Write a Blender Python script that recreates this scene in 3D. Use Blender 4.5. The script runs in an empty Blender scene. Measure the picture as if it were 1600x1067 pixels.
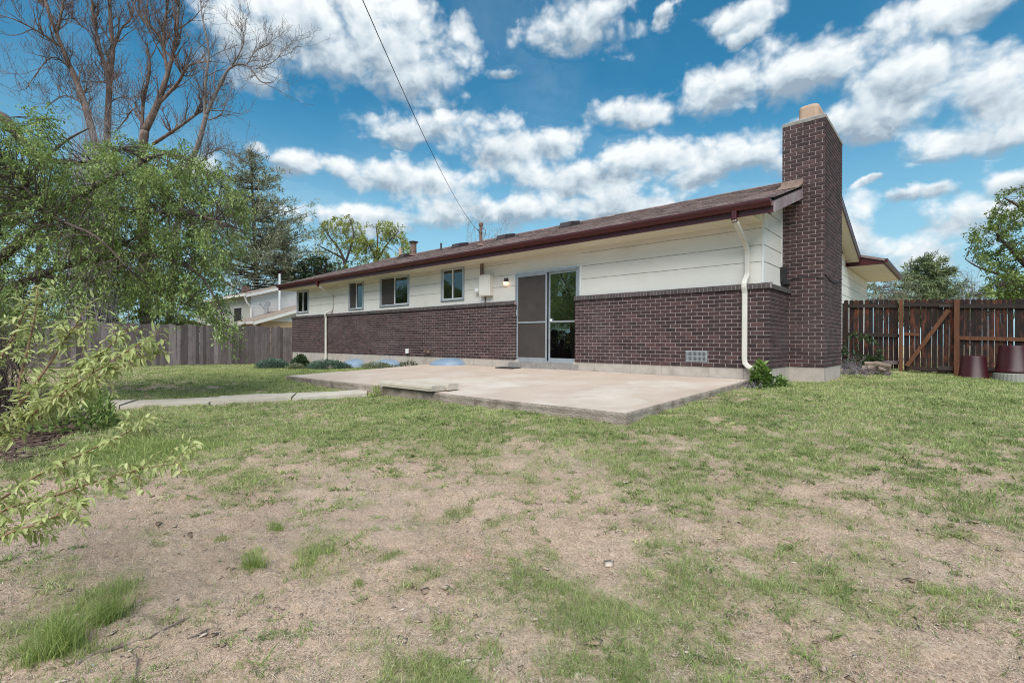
import bpy, math, random
import numpy as np
from mathutils import Matrix, Vector, Euler
random.seed(7); RNG = np.random.default_rng(11)
S = bpy.context.scene
COL = S.collection
# ------------------------------------------------------------------ camera
CP = np.array([2.44112, -9.24680, 0.43425])
FW = np.array([-0.67242356, 0.74016395, 0.00197042])
RT = np.array([0.740163, 0.67240966, 0.00489678])
UPV = np.array([-0.00229949, -0.00475114, 0.99998607])
FPX = 771.5476
cd = bpy.data.cameras.new('camera'); cam = bpy.data.objects.new('camera', cd); COL.objects.link(cam)
cam.matrix_world = Matrix(((RT[0], UPV[0], -FW[0], CP[0]), (RT[1], UPV[1], -FW[1], CP[1]), (RT[2], UPV[2], -FW[2], CP[2]), (0, 0, 0, 1)))
cd.sensor_width = 36; cd.lens = FPX * 36 / 1600; cd.clip_end = 3000; cd.clip_start = 0.05
S.camera = cam
def at(px, py, dep):
    return CP + dep * (FW + RT * (px - 800) / FPX + UPV * (533.5 - py) / FPX)
def proj(P):
    d = np.asarray(P, float) - CP; z = d @ FW
    return 800 + FPX * (d @ RT) / z, 533.5 - FPX * (d @ UPV) / z, z
# ------------------------------------------------------------------ light, sky
S.view_settings.view_transform = 'Standard'; S.view_settings.look = 'None'
S.view_settings.exposure = 0.85; S.view_settings.gamma = 1.0
SUN_DIR = np.array([0.36, -0.55, 0.92]); SUN_DIR /= np.linalg.norm(SUN_DIR)
sl = bpy.data.lights.new('sun', 'SUN'); sun = bpy.data.objects.new('sun', sl); COL.objects.link(sun)
sl.energy = 2.9; sl.angle = math.radians(55); sl.color = (1.0, 0.955, 0.89)
sun.rotation_euler = Vector(-SUN_DIR).to_track_quat('-Z', 'Y').to_euler(); sun.location = (0, -20, 30)

def build_world():
    w = bpy.data.worlds.new('World'); S.world = w; w.use_nodes = True
    nt = w.node_tree; N = nt.nodes; L = nt.links; N.clear()
    out = N.new('ShaderNodeOutputWorld'); bg = N.new('ShaderNodeBackground'); L.new(bg.outputs[0], out.inputs[0])
    sky = N.new('ShaderNodeTexSky'); sky.sky_type = 'NISHITA'; sky.sun_disc = False
    sky.sun_elevation = math.asin(SUN_DIR[2]); sky.sun_rotation = math.atan2(SUN_DIR[0], SUN_DIR[1])
    sky.air_density = 1.0; sky.dust_density = 0.6; sky.ozone_density = 2.0
    def math_(op, a, b=None, clamp=False):
        n = N.new('ShaderNodeMath'); n.operation = op; n.use_clamp = clamp
        for i, v in enumerate((a, b)):
            if v is None: continue
            if isinstance(v, (int, float)): n.inputs[i].default_value = v
            else: L.new(v, n.inputs[i])
        return n.outputs[0]
    def vm(op, a, b):
        n = N.new('ShaderNodeVectorMath'); n.operation = op
        for i, v in enumerate((a, b)):
            if isinstance(v, tuple): n.inputs[i].default_value = v
            else: L.new(v, n.inputs[i])
        return n
    tc = N.new('ShaderNodeTexCoord'); D = tc.outputs['Generated']
    sep = N.new('ShaderNodeSeparateXYZ'); L.new(D, sep.inputs[0])
    # azimuth about the direction of the garden's long view, and elevation, of each sky direction
    f2 = Vector((FW[0], FW[1], 0)).normalized(); r2 = Vector((f2.y, -f2.x, 0))
    az = math_('ARCTAN2', vm('DOT_PRODUCT', D, tuple(r2)).outputs['Value'], vm('DOT_PRODUCT', D, tuple(f2)).outputs['Value'])
    el = math_('ARCSINE', sep.outputs[2])
    cb = N.new('ShaderNodeCombineXYZ'); L.new(az, cb.inputs[0]); L.new(el, cb.inputs[1]); V = cb.outputs[0]
    # (x, y, half width, half height) of each cumulus, in 1600-wide units, turned to angles
    clouds = [(590,60,150,78),(470,30,110,75),(665,112,85,42),(380,60,80,60),(912,26,95,36),(1165,18,62,30),(1055,18,18,14),(1480,15,140,36),
      (1250,125,150,52),(1120,150,110,40),(1420,120,150,70),(1570,130,130,70),(1000,165,90,26),(1330,195,170,34),(1520,205,140,34),
      (640,196,92,24),(780,112,30,13),(500,262,80,26),(640,285,120,34),(810,228,120,36),(900,275,160,36),(1040,235,140,34),(740,325,170,34),(960,320,180,34),
      (1130,255,110,30),(330,262,34,28),(420,240,34,16),(1500,345,95,44),(1570,285,60,22),(1440,300,40,13),(1370,287,26,9),(1460,400,110,34),(1150,60,30,14),
      (560,345,120,26),(1340,370,60,60)]
    wn = N.new('ShaderNodeTexNoise'); wn.inputs['Scale'].default_value = 5.5; wn.inputs['Detail'].default_value = 6; wn.inputs['Roughness'].default_value = .6; L.new(V, wn.inputs['Vector'])
    W_ = vm('ADD', V, vm('MULTIPLY', vm('SUBTRACT', wn.outputs[1], (.5, .5, .5)).outputs[0], (.20, .09, 0)).outputs[0]).outputs[0]
    # more of the same cumulus round the rest of the sky
    rr = random.Random(5)
    field = None; sw = None; sy = None
    lst = []
    for (x, y, rx, ry) in clouds:
        u = (x - 800) / FPX; v = (533.5 - y) / FPX
        a = math.atan(u); e = math.atan(v * math.cos(a))
        lst.append((a, e, rx / FPX * math.cos(a) ** 2 * 1.0, ry / FPX * math.cos(a)))
    for k in range(13):
        lst.append((rr.choice((-1, 1)) * rr.uniform(1.1, 3.0), rr.uniform(0.12, 0.75), rr.uniform(.2, .45), rr.uniform(.06, .13)))
    for (a, e, ra, re) in lst:
        d = vm('MULTIPLY', vm('SUBTRACT', W_, (a, e, 0)).outputs[0], (1 / ra, 1 / re, 0)).outputs[0]
        ln = vm('LENGTH', d, (0, 0, 0)).outputs['Value']
        t = math_('SUBTRACT', 1.0, ln)
        wgt = math_('POWER', math_('MAXIMUM', math_('ADD', t, .25), 0.0), 2.0)
        sp = N.new('ShaderNodeSeparateXYZ'); L.new(d, sp.inputs[0]); wy = math_('MULTIPLY', wgt, sp.outputs[1])
        sw = wgt if sw is None else math_('ADD', sw, wgt); sy = wy if sy is None else math_('ADD', sy, wy)
        if field is None: field = t
        else:
            n = N.new('ShaderNodeMath'); n.operation = 'SMOOTH_MAX'; L.new(field, n.inputs[0]); L.new(t, n.inputs[1]); n.inputs[2].default_value = .25; field = n.outputs[0]
    def noise(vec, sc, det, rough=.55, sx=1.0):
        n = N.new('ShaderNodeTexNoise'); n.inputs['Scale'].default_value = sc; n.inputs['Detail'].default_value = det; n.inputs['Roughness'].default_value = rough
        m = vm('MULTIPLY', vec, (sx, 1.25, 1)); L.new(m.outputs[0], n.inputs['Vector']); return n.outputs[0]
    def puffs(vec, sc):
        n = N.new('ShaderNodeTexVoronoi'); n.feature = 'SMOOTH_F1'; n.voronoi_dimensions = '2D'; n.inputs['Scale'].default_value = sc; n.inputs['Detail'].default_value = 3.5; n.inputs['Roughness'].default_value = .55; n.inputs['Smoothness'].default_value = .35
        m = vm('MULTIPLY', vec, (1, 1.35, 1)); L.new(m.outputs[0], n.inputs['Vector']); return math_('SUBTRACT', .55, n.outputs['Distance'])
    wv = N.new('ShaderNodeTexNoise'); wv.inputs['Scale'].default_value = 14; wv.inputs['Detail'].default_value = 5; L.new(V, wv.inputs['Vector'])
    V2 = vm('ADD', V, vm('MULTIPLY', vm('SUBTRACT', wv.outputs[1], (.5, .5, .5)).outputs[0], (.05, .04, 0)).outputs[0]).outputs[0]
    n1 = noise(V, 7.0, 10, .6); p1 = puffs(V2, 11.0)
    dens = math_('ADD', math_('ADD', field, math_('MULTIPLY', math_('SUBTRACT', n1, .5), .70)), math_('MULTIPLY', p1, .80))
    dens = math_('ADD', dens, .46)
    mr = N.new('ShaderNodeMapRange'); mr.interpolation_type = 'SMOOTHSTEP'; L.new(dens, mr.inputs[0]); mr.inputs[1].default_value = 0.04; mr.inputs[2].default_value = .80
    haze = N.new('ShaderNodeMapRange'); L.new(noise(V, 2.4, 5, .5), haze.inputs[0]); haze.inputs[1].default_value = .45; haze.inputs[2].default_value = .75; haze.inputs[3].default_value = 0; haze.inputs[4].default_value = .16
    mask = math_('MAXIMUM', mr.outputs[0], haze.outputs[0])
    # sunlit heads, greyer flat undersides
    up_ = vm('ADD', V2, (.010, .022, 0)).outputs[0]
    rel = math_('ADD', math_('MULTIPLY', math_('SUBTRACT', n1, noise(vm('ADD', V, (.014, .036, 0)).outputs[0], 7.0, 10, .6)), 1.1), math_('MULTIPLY', math_('SUBTRACT', p1, puffs(up_, 11.0)), .62))
    hy = math_('DIVIDE', sy, math_('MAXIMUM', sw, .001))
    core = N.new('ShaderNodeMapRange'); L.new(dens, core.inputs[0]); core.inputs[1].default_value = .5; core.inputs[2].default_value = 1.5; core.inputs[3].default_value = 0.0; core.inputs[4].default_value = .22
    lum = math_('ADD', math_('ADD', math_('SUBTRACT', .63, core.outputs[0]), math_('MULTIPLY', hy, .70)), rel, True)
    cr = N.new('ShaderNodeValToRGB'); L.new(lum, cr.inputs[0])
    cr.color_ramp.elements[0].position = .15; cr.color_ramp.elements[0].color = (.185, .24, .295, 1)
    cr.color_ramp.elements[1].position = .95; cr.color_ramp.elements[1].color = (.53, .555, .565, 1)
    e = cr.color_ramp.elements.new(.55); e.color = (.37, .425, .465, 1)
    # clear sky: the physical sky, at its usual strength, with the photograph's deeper blue
    sc = vm('MULTIPLY', sky.outputs[0], (.050 * .38, .050 * 1.36, .050 * 1.50)).outputs[0]
    # paler, greyer air towards the horizon
    hz = N.new('ShaderNodeMapRange'); hz.interpolation_type = 'SMOOTHSTEP'; L.new(el, hz.inputs[0]); hz.inputs[1].default_value = -.02; hz.inputs[2].default_value = .46; hz.inputs[3].default_value = .92; hz.inputs[4].default_value = 0.0
    mh = N.new('ShaderNodeMix'); mh.data_type = 'RGBA'; L.new(hz.outputs[0], mh.inputs[0]); L.new(sc, mh.inputs[6]); mh.inputs[7].default_value = (.26, .40, .47, 1); sc = mh.outputs[2]
    mx = N.new('ShaderNodeMix'); mx.data_type = 'RGBA'; L.new(mask, mx.inputs[0]); L.new(sc, mx.inputs[6]); L.new(cr.outputs[0], mx.inputs[7])
    dv = vm('MULTIPLY', mx.outputs[2], (10, 10, 10)).outputs[0]
    L.new(dv, bg.inputs[0]); bg.inputs[1].default_value = 0.1
    w.cycles.sampling_method = 'MANUAL'; w.cycles.sample_map_resolution = 512
build_world()
S.cycles.max_bounces = 6; S.cycles.diffuse_bounces = 3; S.cycles.transparent_max_bounces = 8
S.cycles.filter_width = 1.05
try: S.cycles.use_denoising = True; S.cycles.denoiser = 'OPENIMAGEDENOISE'; S.cycles.denoising_prefilter = 'NONE'
except Exception: pass

# ------------------------------------------------------------------ helpers
def tag(o, label=None, cat=None, group=None, kind=None):
    if label: o['label'] = label
    if cat: o['category'] = cat
    if group: o['group'] = group
    if kind: o['kind'] = kind
    return o
def empty(name, loc=(0, 0, 0), label=None, cat=None, group=None):
    o = bpy.data.objects.new(name, None); COL.objects.link(o); o.location = loc; o.empty_display_size = .2
    return tag(o, label, cat, group)
def link_mesh(name, me, m, parent=None, smooth=False):
    if m is not None: me.materials.append(m)
    if smooth: me.polygons.foreach_set('use_smooth', np.ones(len(me.polygons), bool))
    o = bpy.data.objects.new(name, me); COL.objects.link(o)
    if parent is not None:
        o.parent = parent
        bpy.context.view_layer.update()
        o.matrix_parent_inverse = parent.matrix_world.inverted()
    return o
class MB:
    def __init__(s): s.V = []; s.F = []; s.A = []; s.n = 0
    def add(s, v, f, var=.5):
        v = np.asarray(v, float).reshape(-1, 3); s.V.append(v); k = s.n
        s.F.extend([tuple(i + k for i in q) for q in f])
        s.A.append(np.full(len(v), var) if np.isscalar(var) else np.asarray(var, float)); s.n += len(v); return s
    def box(s, x0, x1, y0, y1, z0, z1, var=.5):
        v = [(x0,y0,z0),(x1,y0,z0),(x1,y1,z0),(x0,y1,z0),(x0,y0,z1),(x1,y0,z1),(x1,y1,z1),(x0,y1,z1)]
        return s.add(v, [(0,3,2,1),(4,5,6,7),(0,1,5,4),(1,2,6,5),(2,3,7,6),(3,0,4,7)], var)
    def bbox(s, x0, x1, y0, y1, z0, z1, b=.004, var=.5):
        """box with chamfered edges"""
        V = []
        for X in ((x0, 1), (x1, -1)):
            for Y in ((y0, 1), (y1, -1)):
                for Z in ((z0, 1), (z1, -1)):
                    V += [(X[0], Y[0]+b*Y[1], Z[0]+b*Z[1]), (X[0]+b*X[1], Y[0], Z[0]+b*Z[1]), (X[0]+b*X[1], Y[0]+b*Y[1], Z[0])]
        i = lambda x, y, z, k: (x*4+y*2+z)*3+k
        F = []
        F += [(i(0,0,0,0),i(0,0,1,0),i(0,1,1,0),i(0,1,0,0)), (i(1,0,0,0),i(1,1,0,0),i(1,1,1,0),i(1,0,1,0)),
              (i(0,0,0,1),i(1,0,0,1),i(1,0,1,1),i(0,0,1,1)), (i(0,1,0,1),i(0,1,1,1),i(1,1,1,1),i(1,1,0,1)),
              (i(0,0,0,2),i(0,1,0,2),i(1,1,0,2),i(1,0,0,2)), (i(0,0,1,2),i(1,0,1,2),i(1,1,1,2),i(0,1,1,2))]
        for a in (0, 1):
            for c in (0, 1):
                F += [(i(a,c,0,0),i(a,c,1,0),i(a,c,1,1),i(a,c,0,1)), (i(a,0,c,0),i(a,1,c,0),i(a,1,c,2),i(a,0,c,2)), (i(0,a,c,1),i(1,a,c,1),i(1,a,c,2),i(0,a,c,2))]
        for x in (0,1):
            for y in (0,1):
                for z in (0,1): F.append((i(x,y,z,0), i(x,y,z,1), i(x,y,z,2)))
        return s.add(V, F, var)
    def obox(s, c, ax, h, var=.5):
        c = np.asarray(c, float); ax = [np.asarray(a, float) / np.linalg.norm(a) for a in ax]
        v = [c + sx*h[0]*ax[0] + sy*h[1]*ax[1] + sz*h[2]*ax[2] for sz in (-1, 1) for sy, sx in ((-1,-1),(-1,1),(1,1),(1,-1))]
        return s.add(v, [(0,3,2,1),(4,5,6,7),(0,1,5,4),(1,2,6,5),(2,3,7,6),(3,0,4,7)], var)
    def tube(s, P, R, n=7, var=.5, cap=True):
        P = np.asarray(P, float); m = len(P); R = np.full(m, R) if np.isscalar(R) else np.asarray(R, float)
        T = np.gradient(P, axis=0); T /= np.linalg.norm(T, axis=1)[:, None] + 1e-9
        a = np.array([0, 0, 1.]) if abs(T[0][2]) < .9 else np.array([1., 0, 0])
        V = []
        u = np.cross(T[0], a); u /= np.linalg.norm(u)
        for i in range(m):
            u = u - T[i] * (u @ T[i]); u /= np.linalg.norm(u) + 1e-9; w = np.cross(T[i], u)
            th = np.arange(n) * 2 * math.pi / n
            V.append(P[i] + R[i] * (np.cos(th)[:, None] * u + np.sin(th)[:, None] * w))
        F = [(i*n+j, i*n+(j+1) % n, (i+1)*n+(j+1) % n, (i+1)*n+j) for i in range(m-1) for j in range(n)]
        if cap: F += [tuple(range(n))[::-1], tuple((m-1)*n+j for j in range(n))]
        return s.add(np.concatenate(V), F, var)
    def lathe(s, c, prof, n=28, var=.5):
        c = np.asarray(c, float); V = []; th = np.arange(n) * 2 * math.pi / n
        for r, z in prof: V.append(np.stack([c[0]+r*np.cos(th), c[1]+r*np.sin(th), np.full(n, c[2]+z)], 1))
        m = len(prof)
        F = [(i*n+j, i*n+(j+1) % n, (i+1)*n+(j+1) % n, (i+1)*n+j) for i in range(m-1) for j in range(n)]
        F += [tuple(range(n))[::-1], tuple((m-1)*n+j for j in range(n))]
        return s.add(np.concatenate(V), F, var)
    def prism(s, poly, axis, a, b, var=.5):
        """poly: 2-D outline; extruded along axis from a to b"""
        n = len(poly); V = []
        for t in (a, b):
            for p in poly:
                q = list(p); q.insert(axis, t); V.append(q)
        F = [tuple(range(n)), tuple(range(2*n-1, n-1, -1))] + [(i, i+n, (i+1) % n+n, (i+1) % n) for i in range(n)]
        return s.add(V, F, var)
    def build(s, name, m, parent=None, smooth=False):
        me = bpy.data.meshes.new(name)
        if s.n:
            V = np.concatenate(s.V)
            me.from_pydata(V, [], s.F)
            at_ = me.attributes.new('var', 'FLOAT', 'POINT'); at_.data.foreach_set('value', np.concatenate(s.A).astype(np.float32))
            me.validate()
            if len(s.F) < 40000:
                import bmesh
                bm = bmesh.new(); bm.from_mesh(me); bmesh.ops.recalc_face_normals(bm, faces=bm.faces); bm.to_mesh(me); bm.free()
        return link_mesh(name, me, m, parent, smooth)
def bulk(name, V, F, var, m, parent=None, smooth=False):
    """V (n,3), F (k,3) or (k,4) arrays of equal-sided faces"""
    me = bpy.data.meshes.new(name); V = np.asarray(V, np.float32); F = np.asarray(F, np.int32); k = F.shape[1]
    me.vertices.add(len(V)); me.vertices.foreach_set('co', V.ravel())
    me.loops.add(F.size); me.loops.foreach_set('vertex_index', F.ravel())
    me.polygons.add(len(F)); me.polygons.foreach_set('loop_start', np.arange(0, F.size, k, dtype=np.int32))
    try: me.polygons.foreach_set('loop_total', np.full(len(F), k, np.int32))
    except Exception: pass
    a = me.attributes.new('var', 'FLOAT', 'POINT'); a.data.foreach_set('value', np.asarray(var, np.float32))
    me.update(calc_edges=True); me.validate()
    return link_mesh(name, me, m, parent, smooth)

def mat(name, c1, c2=None, rough=.7, scale=4.0, detail=6, stretch=(1, 1, 1), bump=0.0, bscale=60.0, var=0.0, c3=None, spec=.5, metal=0.0, transl=0.0, contrast=1.0, stain=None, stain_scale=1.2, stain_amt=.5):
    """procedural material: two or three base colours blended by noise and by the per-piece attribute 'var'"""
    m = bpy.data.materials.new(name); m.use_nodes = True; nt = m.node_tree; N = nt.nodes; L = nt.links
    b = N['Principled BSDF']; b.inputs['Roughness'].default_value = rough; b.inputs['Metallic'].default_value = metal
    b.inputs['Specular IOR Level'].default_value = spec
    c2 = c2 or tuple(min(1, v * 1.15) for v in c1)
    tc = N.new('ShaderNodeTexCoord'); mp = N.new('ShaderNodeMapping'); mp.inputs['Scale'].default_value = stretch; L.new(tc.outputs['Object'], mp.inputs[0])
    nz = N.new('ShaderNodeTexNoise'); nz.inputs['Scale'].default_value = scale; nz.inputs['Detail'].default_value = detail; nz.inputs['Roughness'].default_value = .62; L.new(mp.outputs[0], nz.inputs['Vector'])
    mr = N.new('ShaderNodeMapRange'); L.new(nz.outputs[0], mr.inputs[0]); mr.inputs[1].default_value = .5 - .25/contrast; mr.inputs[2].default_value = .5 + .25/contrast
    fac = mr.outputs[0]
    if var > 0:
        at_ = N.new('ShaderNodeAttribute'); at_.attribute_name = 'var'
        mx = N.new('ShaderNodeMix'); mx.inputs[0].default_value = var; L.new(fac, mx.inputs[2]); L.new(at_.outputs['Fac'], mx.inputs[3]); fac = mx.outputs[0]
    cr = N.new('ShaderNodeValToRGB'); L.new(fac, cr.inputs[0]); cr.color_ramp.elements[0].color = (*c1, 1); cr.color_ramp.elements[1].color = (*c2, 1)
    if c3: e = cr.color_ramp.elements.new(.5); e.color = (*c3, 1)
    colr = cr.outputs[0]
    if stain:
        n3 = N.new('ShaderNodeTexNoise'); n3.inputs['Scale'].default_value = stain_scale; n3.inputs['Detail'].default_value = 7; n3.inputs['Roughness'].default_value = .65; L.new(tc.outputs['Object'], n3.inputs['Vector'])
        m3 = N.new('ShaderNodeMapRange'); L.new(n3.outputs[0], m3.inputs[0]); m3.inputs[1].default_value = .5; m3.inputs[2].default_value = .72; m3.inputs[4].default_value = stain_amt
        x3 = N.new('ShaderNodeMix'); x3.data_type = 'RGBA'; L.new(m3.outputs[0], x3.inputs[0]); L.new(colr, x3.inputs[6]); x3.inputs[7].default_value = (*stain, 1); colr = x3.outputs[2]
    L.new(colr, b.inputs['Base Color'])
    if bump > 0:
        n2 = N.new('ShaderNodeTexNoise'); n2.inputs['Scale'].default_value = bscale; n2.inputs['Detail'].default_value = 5; L.new(mp.outputs[0], n2.inputs['Vector'])
        bp = N.new('ShaderNodeBump'); bp.inputs['Strength'].default_value = bump; bp.inputs['Distance'].default_value = .02; L.new(n2.outputs[0], bp.inputs['Height']); L.new(bp.outputs[0], b.inputs['Normal'])
    if transl > 0:
        tr = N.new('ShaderNodeBsdfTranslucent'); L.new(colr, tr.inputs[0]); ms = N.new('ShaderNodeMixShader'); ms.inputs[0].default_value = transl
        L.new(b.outputs[0], ms.inputs[1]); L.new(tr.outputs[0], ms.inputs[2]); L.new(ms.outputs[0], N['Material Output'].inputs[0])
    return m
def glass(name, tint=(.03, .035, .04), refl=.25, rough=.02):
    """window glass: a dark see-through pane with a mirror coat"""
    m = bpy.data.materials.new(name); m.use_nodes = True; N = m.node_tree.nodes; L = m.node_tree.links
    N.remove(N['Principled BSDF'])
    t = N.new('ShaderNodeBsdfTransparent'); t.inputs[0].default_value = (*tint, 1); g = N.new('ShaderNodeBsdfGlossy'); g.inputs['Roughness'].default_value = rough; g.inputs[0].default_value = (.9, .93, .95, 1)
    lw = N.new('ShaderNodeFresnel'); lw.inputs[0].default_value = 1.5
    nz = N.new('ShaderNodeTexNoise'); nz.inputs['Scale'].default_value = 2.2; tc = N.new('ShaderNodeTexCoord'); L.new(tc.outputs['Object'], nz.inputs['Vector'])
    bp = N.new('ShaderNodeBump'); bp.inputs['Strength'].default_value = .08; bp.inputs['Distance'].default_value = .05; L.new(nz.outputs[0], bp.inputs['Height']); L.new(bp.outputs[0], g.inputs['Normal'])
    a = N.new('ShaderNodeMath'); a.operation = 'ADD'; a.use_clamp = True; L.new(lw.outputs[0], a.inputs[0]); a.inputs[1].default_value = refl
    ms = N.new('ShaderNodeMixShader'); L.new(a.outputs[0], ms.inputs[0]); L.new(t.outputs[0], ms.inputs[1]); L.new(g.outputs[0], ms.inputs[2]); L.new(ms.outputs[0], N['Material Output'].inputs[0])
    return m
def lerp(a, b, t): return a + (b - a) * t

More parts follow.
